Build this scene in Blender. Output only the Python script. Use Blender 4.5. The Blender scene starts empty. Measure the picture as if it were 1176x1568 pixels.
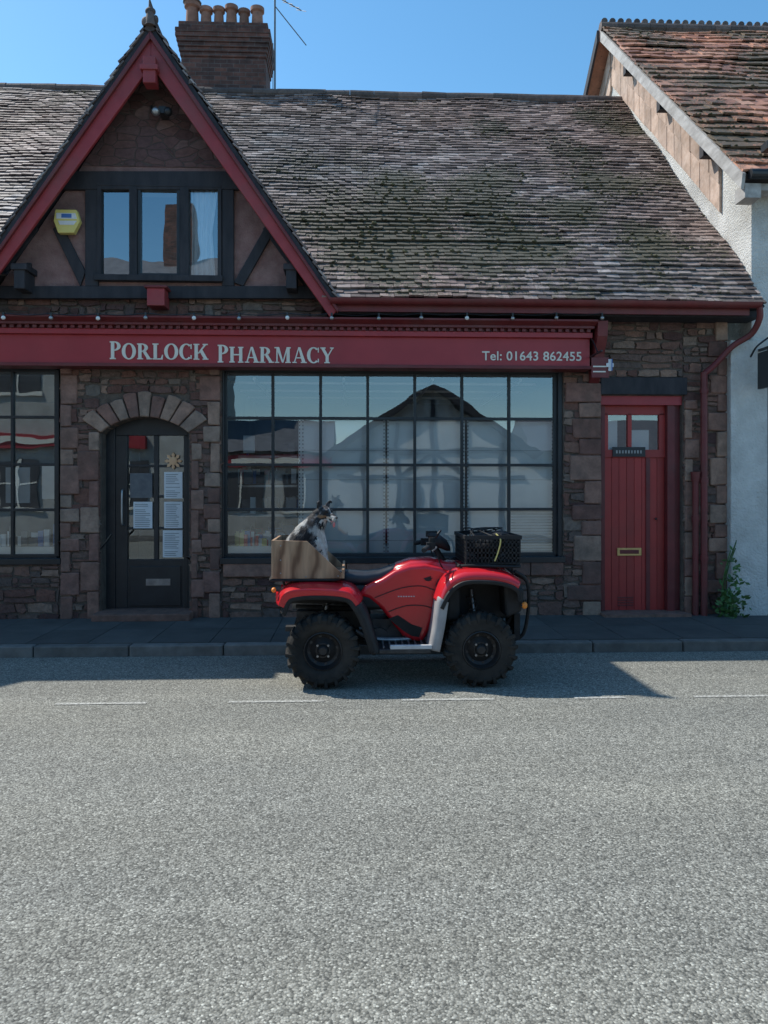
import bpy, bmesh, math, random
from mathutils import Vector, Matrix, noise
random.seed(7)
R=random.random
def U(a,b): return a+(b-a)*R()
SC=bpy.context.scene
CX=-0.386; YAW=math.radians(2.4); T=math.tan(YAW); EYE=1.65
# survey helper: reads a point of the street elevation, on the real plane at distance Y, in metres
def P(px,py,Y=9.2):
    t=(px-588)/1178; X=CX+Y*(T+t)/(1-T*t); d=(X-CX)*math.sin(YAW)+Y*math.cos(YAW)
    return X, EYE+(746-py)/1178*d
def PX(px,Y=9.2): return P(px,746,Y)[0]
def PZ(py,Y=9.2,px=588): return P(px,py,Y)[1]
# ---------------------------------------------------------------- materials
def newmat(name):
    m=bpy.data.materials.new(name); m.use_nodes=True; nt=m.node_tree
    return m,nt,nt.nodes['Principled BSDF']
def ramp(nt,fac,stops,interp='LINEAR'):
    n=nt.nodes.new('ShaderNodeValToRGB'); cr=n.color_ramp; cr.interpolation=interp
    while len(cr.elements)<len(stops): cr.elements.new(0.5)
    for e,(p,c) in zip(cr.elements,stops):
        e.position=p; e.color=(c[0],c[1],c[2],1) if hasattr(c,'__len__') else (c,c,c,1)
    if fac is not None: nt.links.new(fac,n.inputs[0])
    return n.outputs[0]
def mathn(nt,op,a,b=None,c=None):
    n=nt.nodes.new('ShaderNodeMath'); n.operation=op
    for i,v in enumerate((a,b,c)):
        if v is None: continue
        if isinstance(v,(int,float)): n.inputs[i].default_value=v
        else: nt.links.new(v,n.inputs[i])
    return n.outputs[0]
def mix(nt,fac,a,b,mode='MIX'):
    n=nt.nodes.new('ShaderNodeMix'); n.data_type='RGBA'; n.blend_type=mode
    for s,v in ((0,fac),(6,a),(7,b)):
        if isinstance(v,(int,float)): n.inputs[s].default_value=v
        elif hasattr(v,'__len__'): n.inputs[s].default_value=(v[0],v[1],v[2],1)
        else: nt.links.new(v,n.inputs[s])
    return n.outputs[2]
def coords(nt,sc=(1,1,1)):
    tc=nt.nodes.new('ShaderNodeTexCoord'); mp=nt.nodes.new('ShaderNodeMapping')
    mp.inputs['Scale'].default_value=sc; nt.links.new(tc.outputs['Object'],mp.inputs[0]); return mp.outputs[0]
def noiz(nt,vec,scale,detail=6,rough=.6,dist=0):
    n=nt.nodes.new('ShaderNodeTexNoise'); n.inputs['Scale'].default_value=scale; n.inputs['Detail'].default_value=detail
    n.inputs['Roughness'].default_value=rough; n.inputs['Distortion'].default_value=dist
    nt.links.new(vec,n.inputs['Vector']); return n.outputs[0]
def bump(nt,h,strength,dist,bsdf):
    b=nt.nodes.new('ShaderNodeBump'); b.inputs['Strength'].default_value=strength; b.inputs['Distance'].default_value=dist
    nt.links.new(h,b.inputs['Height']); nt.links.new(b.outputs[0],bsdf.inputs['Normal'])
def attr(nt,name='rnd',out='Fac'):
    a=nt.nodes.new('ShaderNodeAttribute'); a.attribute_name=name; return a.outputs[out]
def noisy(name,c1,c2,scale=6,rough=.7,bs=.25,bscale=50,bd=.004,rnd=0,metal=0,coat=0,st=(1,1,1),dirt=0,spec=.5,stops=None):
    m,nt,b=newmat(name); v=coords(nt,st)
    if stops:
        col=ramp(nt,attr(nt),stops); col=mix(nt,.9,col,ramp(nt,noiz(nt,v,scale,8,.7),[(.25,.42),(.75,1.42)]),'MULTIPLY')
    else: col=ramp(nt,noiz(nt,v,scale),[(.3,c1),(.7,c2)])
    if rnd:
        val=mathn(nt,'MULTIPLY_ADD',attr(nt),rnd*2,1-rnd); h=nt.nodes.new('ShaderNodeHueSaturation')
        nt.links.new(val,h.inputs['Value']); nt.links.new(col,h.inputs['Color']); col=h.outputs[0]
    if dirt:
        d=ramp(nt,noiz(nt,v,scale*.35,8,.7),[(.45,0.0),(.7,dirt)])
        col=mix(nt,d,col,(.10,.085,.07))
    nt.links.new(col,b.inputs['Base Color']); b.inputs['Roughness'].default_value=rough
    b.inputs['Metallic'].default_value=metal; b.inputs['Coat Weight'].default_value=coat; b.inputs['Specular IOR Level'].default_value=spec
    if bs: bump(nt,noiz(nt,v,bscale,8),bs,bd,b)
    return m
def mat_rubble(name,k=1,scale=3.4):
    m,nt,b=newmat(name); v=coords(nt,(1,1,1.75))
    nn=nt.nodes.new('ShaderNodeTexNoise'); nn.inputs['Scale'].default_value=2.5; nt.links.new(v,nn.inputs['Vector'])
    vv=mix(nt,.13,v,nn.outputs['Color'])
    vo=nt.nodes.new('ShaderNodeTexVoronoi'); vo.inputs['Scale'].default_value=scale; nt.links.new(vv,vo.inputs['Vector'])
    ve=nt.nodes.new('ShaderNodeTexVoronoi'); ve.feature='DISTANCE_TO_EDGE'; ve.inputs['Scale'].default_value=scale; nt.links.new(vv,ve.inputs['Vector'])
    sep=nt.nodes.new('ShaderNodeSeparateColor'); nt.links.new(vo.outputs['Color'],sep.inputs[0])
    st=ramp(nt,sep.outputs[0],[(0,(.11*k,.055*k,.052*k)),(.4,(.18*k,.095*k,.085*k)),(.7,(.14*k,.08*k,.08*k)),(1,(.23*k,.14*k,.125*k))])
    n1=noiz(nt,v,14,8,.7); st=mix(nt,.8,st,ramp(nt,n1,[(.25,.45),(.75,1.35)]),'MULTIPLY')
    mask=ramp(nt,ve.outputs[0],[(.012,0.0),(.05,1.0)])
    nt.links.new(mix(nt,mask,(.11*k,.08*k,.07*k),st),b.inputs['Base Color']); b.inputs['Roughness'].default_value=.88
    bump(nt,mathn(nt,'ADD',mathn(nt,'MULTIPLY',mask,.5),mathn(nt,'MULTIPLY',n1,.5)),.8,.02,b)
    return m
def mat_tile(name,stops,moss=(.075,.070,.040),base=.0,lich=(.40,.39,.35),rough=.62,lk=.62,mk_=.40):
    m,nt,b=newmat(name); v=coords(nt)
    col=ramp(nt,attr(nt),stops)
    n1=noiz(nt,v,9,8,.75); col=mix(nt,.7,col,ramp(nt,n1,[(.3,.55),(.75,1.4)]),'MULTIPLY')
    col=mix(nt,1,col,ramp(nt,noiz(nt,v,.33,3,.5),[(.35,(.88,.94,.98)),(.65,(1.18,1.0,.92))]),'MULTIPLY')
    fine=noiz(nt,v,13,6,.75)
    s=mathn(nt,'ADD',mathn(nt,'ADD',mathn(nt,'MULTIPLY',attr(nt,'moss'),mk_),base),fine)
    mk=ramp(nt,s,[(.60,0.0),(.70,1.0)])
    col=mix(nt,mathn(nt,'MULTIPLY',mk,.85),col,moss)
    l=ramp(nt,noiz(nt,v,23,5,.8),[(lk,0.0),(lk+.08,.6)]); col=mix(nt,l,col,lich)
    nt.links.new(col,b.inputs['Base Color']); b.inputs['Roughness'].default_value=rough
    h=mathn(nt,'ADD',n1,mathn(nt,'MULTIPLY',mk,1.5)); bump(nt,h,.6,.012,b); return m
def mat_brick():
    m,nt,b=newmat('chimney_brick'); tc=nt.nodes.new('ShaderNodeTexCoord'); s=nt.nodes.new('ShaderNodeSeparateXYZ'); nt.links.new(tc.outputs['Object'],s.inputs[0])
    c=nt.nodes.new('ShaderNodeCombineXYZ'); nt.links.new(mathn(nt,'ADD',s.outputs[0],s.outputs[1]),c.inputs[0]); nt.links.new(s.outputs[2],c.inputs[1])
    br=nt.nodes.new('ShaderNodeTexBrick'); nt.links.new(c.outputs[0],br.inputs['Vector'])
    for k,vv in (('Scale',1.0),('Mortar Size',.006),('Brick Width',.225),('Row Height',.075)): br.inputs[k].default_value=vv
    br.inputs['Color1'].default_value=(.18,.08,.06,1); br.inputs['Color2'].default_value=(.08,.045,.04,1); br.inputs['Mortar'].default_value=(.13,.105,.095,1)
    n1=noiz(nt,tc.outputs['Object'],5,8,.7)
    nt.links.new(mix(nt,.9,br.outputs[0],ramp(nt,n1,[(.3,.45),(.7,1.4)]),'MULTIPLY'),b.inputs['Base Color']); b.inputs['Roughness'].default_value=.9
    bump(nt,mathn(nt,'SUBTRACT',n1,br.outputs[1]),.6,.01,b); return m
def mat_road():
    m,nt,b=newmat('asphalt'); v=coords(nt)
    vo=nt.nodes.new('ShaderNodeTexVoronoi'); vo.inputs['Scale'].default_value=115; nt.links.new(v,vo.inputs['Vector'])
    s=nt.nodes.new('ShaderNodeSeparateColor'); nt.links.new(vo.outputs['Color'],s.inputs[0])
    col=ramp(nt,s.outputs[0],[(0,(.09,.09,.08)),(.35,(.205,.20,.175)),(.7,(.30,.292,.26)),(.94,(.40,.392,.35)),(1,(.58,.57,.51))])
    edge=ramp(nt,vo.outputs[0],[(.35,1.0),(.8,.5)]); col=mix(nt,.8,col,edge,'MULTIPLY')
    big=noiz(nt,coords(nt,(.35,1,1)),.7,5,.6); col=mix(nt,1,col,ramp(nt,big,[(.3,(.84,.86,.86)),(.7,(1.12,1.12,1.07))]),'MULTIPLY')
    mid=noiz(nt,v,14,6,.75); col=mix(nt,1,col,ramp(nt,mid,[(.3,.84),(.7,1.14)]),'MULTIPLY')
    st=noiz(nt,coords(nt,(.12,1.4,1)),1.1,4,.6); col=mix(nt,1,col,ramp(nt,st,[(.4,.92),(.62,1.06)]),'MULTIPLY')
    pt=noiz(nt,v,3.1,2,.5); col=mix(nt,1,col,ramp(nt,pt,[(.68,1.0),(.76,.82)]),'MULTIPLY')
    nt.links.new(col,b.inputs['Base Color']); b.inputs['Roughness'].default_value=.8
    h=mathn(nt,'ADD',mathn(nt,'SUBTRACT',1,vo.outputs[0]),mathn(nt,'MULTIPLY',mid,.8)); bump(nt,h,.6,.005,b); return m
def mat_glass(name='window_glass',base=.10,k=1.6,tint=(.94,.97,.97)):
    m=bpy.data.materials.new(name); m.use_nodes=True; nt=m.node_tree; nt.nodes.clear()
    o=nt.nodes.new('ShaderNodeOutputMaterial'); mx=nt.nodes.new('ShaderNodeMixShader'); t=nt.nodes.new('ShaderNodeBsdfTransparent'); g=nt.nodes.new('ShaderNodeBsdfGlossy')
    t.inputs[0].default_value=(*tint,1); g.inputs['Roughness'].default_value=.0; g.inputs[0].default_value=(.86,.95,1,1)
    fr=nt.nodes.new('ShaderNodeFresnel'); fr.inputs[0].default_value=1.5
    v=coords(nt); bp=nt.nodes.new('ShaderNodeBump'); bp.inputs['Strength'].default_value=.12; bp.inputs['Distance'].default_value=.02
    nt.links.new(noiz(nt,v,1.3,2),bp.inputs['Height']); nt.links.new(bp.outputs[0],g.inputs['Normal'])
    f=mathn(nt,'MULTIPLY_ADD',fr.outputs[0],k,base); nt.links.new(f,mx.inputs[0]); nt.links.new(t.outputs[0],mx.inputs[1]); nt.links.new(g.outputs[0],mx.inputs[2]); nt.links.new(mx.outputs[0],o.inputs[0]); return m
def mat_wood():
    m,nt,b=newmat('crate_wood'); v=coords(nt,(1,1,.55))
    n=noiz(nt,coords(nt,(9,2,1.2)),1.6,6,.65,1.2); w=nt.nodes.new('ShaderNodeTexWave'); w.bands_direction='X'; w.inputs['Scale'].default_value=2.2; w.inputs['Distortion'].default_value=10; w.inputs['Detail'].default_value=3; w.inputs['Detail Scale'].default_value=1.1
    nt.links.new(v,w.inputs['Vector'])
    col=ramp(nt,w.outputs[1],[(0,(.17,.09,.05)),(.22,(.33,.195,.115)),(.8,(.45,.285,.175))])
    col=mix(nt,.8,col,ramp(nt,n,[(.3,.65),(.7,1.2)]),'MULTIPLY')
    nt.links.new(col,b.inputs['Base Color']); b.inputs['Roughness'].default_value=.75; bump(nt,w.outputs[1],.25,.003,b); return m
def mat_attr(name,rough=.8):
    m,nt,b=newmat(name); nt.links.new(attr(nt,'col','Color'),b.inputs['Base Color']); b.inputs['Roughness'].default_value=rough; return m
G={}
G['rubble']=noisy('lime_mortar',(.085,.064,.052),(.16,.125,.10),9,.95,.8,35,.02)
G['stone']=noisy('rubble_stone',None,None,11,.88,.9,22,.022,stops=[(0,(.085,.045,.042)),(.2,(.20,.095,.07)),(.4,(.13,.098,.085)),(.55,(.25,.135,.098)),(.75,(.12,.065,.058)),(.9,(.32,.20,.145)),(1,(.17,.145,.125))])
G['rubdark']=mat_rubble('dark_hung_stone',.9,6)
G['quoin']=noisy('sandstone_block',None,None,8,.88,.8,26,.014,stops=[(0,(.16,.08,.064)),(.3,(.29,.16,.12)),(.6,(.24,.125,.10)),(.85,(.38,.245,.18)),(1,(.31,.22,.17))],dirt=.45)
G['red']=noisy('red_fascia_paint',(.34,.026,.035),(.41,.036,.045),3,.42,.1,20,.002,dirt=.12)
G['reddoor']=noisy('red_door_paint',(.36,.028,.026),(.43,.04,.034),3,.45,.15,25,.002,rnd=.15,dirt=.2)
G['barge']=noisy('red_bargeboard_paint',(.30,.028,.035),(.38,.05,.055),5,.5,.2,25,.002,dirt=.4)
G['dred']=noisy('dark_red_trim',(.13,.018,.02),(.19,.028,.03),5,.5,.2,30,.002,dirt=.3)
G['blk']=noisy('black_frame_paint',(.012,.014,.017),(.025,.028,.032),5,.4,.1,30,.002)
G['timber']=noisy('dark_timber',(.016,.017,.022),(.045,.042,.048),9,.75,.5,30,.006,st=(1,1,.3))
G['rough']=noisy('pink_roughcast',(.24,.13,.12),(.34,.21,.19),10,.95,.9,70,.012,dirt=.4)
G['white']=noisy('white_render',(.60,.59,.55),(.80,.79,.75),3,.92,1.0,38,.03,dirt=.3)
G['fwhite']=noisy('aged_limewash',(.42,.41,.38),(.54,.53,.49),3,.92,.6,38,.02,dirt=.3)
G['cream']=noisy('cream_paint',(.74,.70,.60),(.8,.77,.68),6,.5,.05)
G['wood_w']=noisy('weathered_white_board',(.34,.32,.30),(.58,.56,.53),9,.8,.5,30,.006,st=(1,.3,1),dirt=.5)
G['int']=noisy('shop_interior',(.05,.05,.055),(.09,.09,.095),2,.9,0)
G['sky_ceil']=noisy('sky_tinted_ceiling',(.10,.16,.21),(.13,.20,.25),2,.9,0)  # ceiling coloured blue to stand in for sky reflected in the upper panes
G['panel']=noisy('shelving_back_panel',(.82,.84,.84),(.87,.89,.89),2,.6,0)
G['metal']=noisy('galvanised_metal',(.35,.36,.37),(.5,.5,.5),8,.4,.1,metal=.8)
G['lead']=noisy('lead_flashing',(.10,.10,.11),(.17,.17,.18),5,.6,.2)
G['ridge']=noisy('ridge_tile',None,None,12,.8,.5,30,.008,stops=[(0,(.07,.05,.045)),(.5,(.13,.10,.09)),(1,(.20,.14,.12))],dirt=.3)
G['glass']=mat_glass('window_glass',.14); G['gglass']=mat_glass('gable_window_glass',.27)
G['brick']=mat_brick(); G['road']=mat_road()
G['tile']=mat_tile('weathered_clay_tile',[(0,(.075,.06,.056)),(.3,(.165,.132,.122)),(.6,(.255,.205,.188)),(.85,(.33,.285,.265)),(1,(.44,.385,.36))],lk=.63)
G['otile']=mat_tile('orange_clay_tile',[(0,(.16,.075,.05)),(.3,(.32,.15,.095)),(.7,(.46,.23,.145)),(1,(.54,.32,.22))],base=.02,lk=.62,mk_=.34)
G['moss']=noisy('roof_moss',(.06,.056,.028),(.14,.125,.065),30,.95,.6,90,.006,rnd=.4)
G['htile']=noisy('hung_tile',(.44,.30,.22),(.62,.47,.38),8,.85,.4,40,.006,rnd=.2,dirt=.45)
G['clay']=noisy('clay_pot',(.24,.11,.075),(.38,.19,.13),7,.85,.3,rnd=.35,dirt=.5)
G['pave']=noisy('paving',(.06,.06,.058),(.10,.098,.092),3,.85,.5,90,.006,rnd=.15,dirt=.3)
G['kerb']=noisy('kerb_stone',(.12,.115,.108),(.21,.20,.185),8,.85,.5,60,.006,rnd=.2,dirt=.4)
G['ground']=noisy('earth',(.06,.065,.04),(.10,.10,.06),.5,.95,.3)
def mat_mark():
    m,nt,b=newmat('worn_road_paint'); v=coords(nt)
    f=ramp(nt,noiz(nt,v,45,6,.85),[(.46,0.0),(.60,1.0)]); nt.links.new(mix(nt,f,(.24,.235,.21),(.62,.62,.57)),b.inputs['Base Color']); b.inputs['Roughness'].default_value=.8
    bump(nt,noiz(nt,v,85,4),.6,.005,b); return m
G['mark']=mat_mark()
G['paper']=noisy('paper',(.68,.69,.70),(.78,.78,.78),9,.8,0)
G['ink']=noisy('print_ink',(.12,.12,.13),(.2,.2,.2),9,.8,0)
G['brass']=noisy('brass',(.45,.33,.15),(.6,.45,.2),9,.4,.1,metal=.8)
G['orange']=noisy('orange_plastic',(.8,.22,.03),(.85,.28,.04),9,.35,0)
G['peach']=noisy('paper_flower',(.75,.42,.22),(.8,.5,.3),9,.8,0)
G['yellow']=noisy('yellow_plastic',(.72,.58,.16),(.78,.66,.22),9,.5,0)
G['blue']=noisy('blue_plastic',(.05,.15,.42),(.08,.2,.5),9,.5,0)
G['bulb']=noisy('opal_bulb',(.8,.8,.78),(.86,.86,.84),9,.25,0)
G['curtain']=noisy('net_curtain',(.72,.78,.84),(.86,.88,.9),5,.9,.5,12,.02,st=(4,1,.4))
G['leaf']=noisy('leaf',(.03,.09,.02),(.07,.16,.035),12,.55,.1,rnd=.4)
G['vred']=noisy('red_vehicle_plastic',(.58,.012,.02),(.66,.02,.03),3,.25,.05,12,.001,coat=.45,dirt=.08)
G['vblk']=noisy('black_vehicle_plastic',(.010,.011,.012),(.024,.024,.026),10,.62,.15,80,.002,dirt=.10,spec=.35)
G['vgrey']=noisy('grey_flare_plastic',(.30,.29,.29),(.40,.385,.38),8,.5,.1,60,.002,dirt=.3)
G['tyre']=noisy('tyre_rubber',(.012,.012,.012),(.034,.032,.029),9,.88,.4,60,.004,dirt=.35,spec=.3)
G['rim']=noisy('black_rim',(.014,.014,.016),(.028,.028,.03),9,.45,.05,metal=.2,dirt=.2)
G['steel']=noisy('dull_steel',(.22,.22,.23),(.38,.38,.38),12,.42,.1,metal=.8,dirt=.3)
G['eng']=noisy('engine_castings',(.03,.03,.032),(.08,.08,.08),14,.55,.3,metal=.4,dirt=.3)
G['seat']=noisy('seat_vinyl',(.014,.018,.026),(.022,.028,.04),6,.42,.35,120,.002)
G['vsil']=noisy('silver_plastic',(.5,.5,.5),(.62,.62,.62),12,.4,.05,dirt=.2)
G['wood']=mat_wood()
G['fur']=mat_attr('dog_fur',.8)
G['nose']=noisy('dog_nose',(.01,.01,.01),(.02,.02,.02),20,.3,.2)
G['eye']=noisy('dog_eye',(.03,.015,.008),(.04,.02,.01),20,.08,0)
G['tongue']=noisy('dog_tongue',(.55,.16,.17),(.62,.2,.2),20,.35,.1)
# ---------------------------------------------------------------- mesh builder
class MB:
    def __init__(s): s.v=[];s.f=[];s.m=[];s.r=[];s.q=[];s.mats=[];s.M=Matrix();s.moss=0.0
    def add(s,vs,fs,mat,rnd=None):
        mat=G[mat] if isinstance(mat,str) else mat
        if mat not in s.mats: s.mats.append(mat)
        k=s.mats.index(mat); b=len(s.v); rr=R() if rnd is None else rnd
        s.v+= [tuple(s.M@Vector(p)) for p in vs]; s.r+=[rr]*len(vs); s.q+=[s.moss]*len(vs)
        s.f+=[tuple(i+b for i in f) for f in fs]; s.m+=[k]*len(fs)
    def box(s,x0,x1,y0,y1,z0,z1,mat,rnd=None):
        s.add([(x0,y0,z0),(x1,y0,z0),(x1,y1,z0),(x0,y1,z0),(x0,y0,z1),(x1,y0,z1),(x1,y1,z1),(x0,y1,z1)],
              [(0,3,2,1),(4,5,6,7),(0,1,5,4),(1,2,6,5),(2,3,7,6),(3,0,4,7)],mat,rnd)
    def prism(s,poly,y0,y1,mat,rnd=None):
        n=len(poly); s.add([(x,y0,z) for x,z in poly]+[(x,y1,z) for x,z in poly],
            [tuple(range(n)),tuple(range(2*n-1,n-1,-1))]+[(i,i+n,(i+1)%n+n,(i+1)%n) for i in range(n)],mat,rnd)
    def prismx(s,poly,x0,x1,mat,rnd=None):
        n=len(poly); s.add([(x0,y,z) for y,z in poly]+[(x1,y,z) for y,z in poly],
            [tuple(range(n)),tuple(range(2*n-1,n-1,-1))]+[(i,i+n,(i+1)%n+n,(i+1)%n) for i in range(n)],mat,rnd)
    def quad(s,a,b,c,d,mat,rnd=None): s.add([a,b,c,d],[(0,1,2,3)],mat,rnd)
    def cyl(s,p0,p1,r0,mat,r1=None,n=14,rnd=None):
        r1=r0 if r1 is None else r1; p0=Vector(p0);p1=Vector(p1); d=(p1-p0).normalized()
        a=d.orthogonal().normalized(); b=d.cross(a); vs=[]
        for p,r in ((p0,r0),(p1,r1)):
            for i in range(n):
                t=2*math.pi*i/n; vs.append(p+a*math.cos(t)*r+b*math.sin(t)*r)
        s.add(vs,[tuple(range(n-1,-1,-1)),tuple(range(n,2*n))]+[(i,(i+1)%n,(i+1)%n+n,i+n) for i in range(n)],mat,rnd)
    def tube(s,pts,r,mat,n=8,smooth=True,rnd=None):
        pts=[Vector(p) for p in pts]
        if smooth and len(pts)>2: pts=crom(pts,5)
        m=len(pts); vs=[]; a=None
        for i,p in enumerate(pts):
            d=(pts[min(i+1,m-1)]-pts[max(i-1,0)]).normalized()
            a=d.orthogonal().normalized() if a is None else (a-d*a.dot(d)).normalized()
            b=d.cross(a)
            for k in range(n):
                t=2*math.pi*k/n; vs.append(p+a*math.cos(t)*r+b*math.sin(t)*r)
        fs=[tuple(range(n-1,-1,-1)),tuple(range((m-1)*n,m*n))]
        for i in range(m-1):
            for k in range(n): fs.append((i*n+k,i*n+(k+1)%n,(i+1)*n+(k+1)%n,(i+1)*n+k))
        s.add(vs,fs,mat,rnd)
    def ell(s,c,r,mat,nu=14,nv=9,rnd=None,rot=None):
        vs=[];c=Vector(c); r=(r,r,r) if not hasattr(r,'__len__') else r
        for j in range(1,nv):
            ph=math.pi*j/nv
            for i in range(nu):
                t=2*math.pi*i/nu; q=Vector((r[0]*math.sin(ph)*math.cos(t),r[1]*math.sin(ph)*math.sin(t),r[2]*math.cos(ph)))
                vs.append(c+(rot@q if rot else q))
        q=Vector((0,0,r[2])); vs+= [c+(rot@q if rot else q),c-(rot@q if rot else q)]
        t0=len(vs)-2; fs=[]
        for j in range(nv-2):
            for i in range(nu): fs.append((j*nu+i,(j+1)*nu+i,(j+1)*nu+(i+1)%nu,j*nu+(i+1)%nu))
        for i in range(nu): fs.append((t0,i,(i+1)%nu)); fs.append((t0+1,(nv-2)*nu+(i+1)%nu,(nv-2)*nu+i))
        s.add(vs,fs,mat,rnd)
    def lathe(s,prof,c,mat,axis='y',n=40,rnd=None):
        vs=[];m=len(prof)
        for i in range(n):
            t=2*math.pi*i/n
            for r,h in prof:
                if axis=='y': vs.append((c[0]+r*math.cos(t),c[1]+h,c[2]+r*math.sin(t)))
                else: vs.append((c[0]+r*math.cos(t),c[1]+r*math.sin(t),c[2]+h))
        fs=[(i*m+j,i*m+j+1,((i+1)%n)*m+j+1,((i+1)%n)*m+j) for i in range(n) for j in range(m-1)]
        s.add(vs,fs,mat,rnd)
    def loft(s,secs,mat,n=20,rnd=None):
        vs=[];m=len(secs)
        for (x,yc,zc,hy,hz,p) in secs:
            for i in range(n):
                t=2*math.pi*i/n; c,sn=math.cos(t),math.sin(t)
                vs.append((x,yc+hy*math.copysign(abs(c)**(2/p),c),zc+hz*math.copysign(abs(sn)**(2/p),sn)))
        fs=[tuple(range(n-1,-1,-1)),tuple(range((m-1)*n,m*n))]
        for j in range(m-1):
            for i in range(n): fs.append((j*n+i,j*n+(i+1)%n,(j+1)*n+(i+1)%n,(j+1)*n+i))
        s.add(vs,fs,mat,rnd)
    def obj(s,name,parent=None,bevel=0,smooth=None,recalc=True,bseg=2):
        me=bpy.data.meshes.new(name); me.from_pydata(s.v,[],s.f)
        for m in s.mats: me.materials.append(m)
        me.polygons.foreach_set('material_index',s.m)
        a=me.attributes.new('rnd','FLOAT','POINT'); a.data.foreach_set('value',s.r)
        a=me.attributes.new('moss','FLOAT','POINT'); a.data.foreach_set('value',s.q)
        if recalc:
            bm=bmesh.new(); bm.from_mesh(me); bmesh.ops.recalc_face_normals(bm,faces=bm.faces); bm.to_mesh(me); bm.free()
        if smooth:
            me.polygons.foreach_set('use_smooth',[True]*len(me.polygons)); me.set_sharp_from_angle(angle=math.radians(smooth))
        o=bpy.data.objects.new(name,me); SC.collection.objects.link(o)
        if parent: o.parent=parent
        if bevel:
            md=o.modifiers.new('b','BEVEL'); md.width=bevel; md.segments=bseg; md.limit_method='ANGLE'; md.angle_limit=math.radians(40)
        return o
def crom(p,n):
    p=[Vector(q) for q in p]; out=[]
    for i in range(len(p)-1):
        a=p[max(i-1,0)];b=p[i];c=p[i+1];d=p[min(i+2,len(p)-1)]
        for k in range(n):
            t=k/n; out.append(.5*((2*b)+(c-a)*t+(2*a-5*b+4*c-d)*t*t+(3*b-a-3*c+d)*t**3))
    out.append(p[-1]); return out
def empty(name,loc=(0,0,0)):
    e=bpy.data.objects.new(name,None); e.location=loc; SC.collection.objects.link(e); return e
def tiles(mb,O,Uv,Vv,Nv,w,L,tw,g,th,mat,skip=None,jit=1,sag=0,mossf=None):
    O=Vector(O);Uv=Vector(Uv).normalized();Vv=Vector(Vv).normalized();Nv=Vector(Nv).normalized()
    for i in range(int(L/g)+1):
        rw=U(-.005,.005)*jit
        for j in range(-1,int(w/tw)+1):
            u0=(j+(i%2)*.5)*tw; u1=u0+tw-.005
            if u1<0.02 or u0>w-.02: continue
            u0=max(0,u0);u1=min(w,u1)
            v0=i*g+U(-.008,.008)*jit; 
            if R()<.012*jit: v0-=U(.01,.03)
            v1=min(v0+g*1.3,L+.02)
            c=O+Uv*((u0+u1)/2)+Vv*((v0+v1)/2)
            if skip and skip(c): continue
            ms=mossf(c) if mossf else 0; mb.moss=ms
            wob=noise.noise(c*.8)*sag+rw
            t0=th*2.0+wob+U(-.005,.005)*jit; t1=th*.9+wob; tw_=U(-.004,.004)*jit
            vs=[]
            for (uu,vv,t) in ((u0,v0,t0-th+tw_),(u1,v0,t0-th-tw_),(u1,v1,t1-th),(u0,v1,t1-th),(u0,v0,t0+tw_),(u1,v0,t0-tw_),(u1,v1,t1),(u0,v1,t1)):
                vs.append(O+Uv*uu+Vv*vv+Nv*t)
            mb.add(vs,[(0,3,2,1),(4,5,6,7),(0,1,5,4),(1,2,6,5),(2,3,7,6),(3,0,4,7)],mat,R()*(1-.4*ms))
            if ms>.25 and R()<ms*.5:
                for q_ in range(1 if R()<.7 else 2):
                    p=O+Uv*U(u0,u1)+Vv*(v0+U(-.01,.03))+Nv*(t0+.002); rr=U(.012,.034)*(.6+ms*.6); mb.ell(p,(rr,rr*.8,rr*.55),'moss',7,4)
    mb.moss=0
# ================================================================ GROUND
g=MB(); g.quad((-900,-900,-.008),(900,-900,-.008),(900,900,-.008),(-900,900,-.008),'ground'); g.obj('ground',recalc=False)
g=MB(); g.quad((-70,-4.2,0),(70,-4.2,0),(70,7.6,0),(-70,7.6,0),'road'); g.obj('road',recalc=False)
g=MB()
for x in [(-2.64,-1.95),(-1.33,-.6),(0,.72),(1.35,1.75),(2.3,3.1),(3.75,4.5),(-4.0,-3.3),(-5.4,-4.7),(5.2,5.9)]:
    g.quad((x[0],5.92,.004),(x[1],5.92,.004),(x[1],5.97,.004),(x[0],5.97,.004),'mark')
g.obj('road_marking',recalc=False)
g=MB()
x=-30
while x<30:
    g.box(x,x+.905,7.58,7.71,-.02,.105+U(-.004,.004),'kerb'); x+=.915
g.obj('kerb',bevel=.014)
g=MB(); g.box(-60,60,7.712,9.6,-.02,.10,'pave',.5)
x=-12
while x<12:
    y=7.72
    for k in range(2):
        g.box(x+.004,x+.596,y+.004+k*.74,y+.736+k*.74,.09,.105+U(0,.004),'pave')
    x+=.6
g.obj('pavement')
g=MB(); g.box(-60,60,-6,-4.33,-.02,.10,'pave',.5); g.box(-60,60,-4.33,-4.2,-.02,.105,'kerb',.5); g.obj('pavement')
# ================================================================ PHARMACY
PH=empty('pharmacy_building'); WY=9.2
RG=[]
def wr(mb,px0,px1,py0,py1,mat='rubble',y0=9.2,y1=9.5):
    x0=px0 if isinstance(px0,float) else PX(px0,y0); x1=px1 if isinstance(px1,float) else PX(px1,y0)
    z1=py0 if isinstance(py0,float) else PZ(py0,y0); z0=py1 if isinstance(py1,float) else PZ(py1,y0)
    mb.box(x0,x1,y0,y1,z0,z1,mat); RG.append((x0,x1,z0,z1))
TOP=4.15; B=0.0
w=MB(); 
wr(w,-5.2,92,TOP,563); wr(w,-5.2,92,857,B)
wr(w,92,155,TOP,B); wr(w,290,340,TOP,B)
zs,zt=PZ(665),PZ(640)
xl,xr=PX(155),PX(290); n=14; arch=[(xl+(xr-xl)*i/n, zs+(zt-zs)*math.sin(math.pi*i/n)**.75) for i in range(n+1)]
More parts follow.
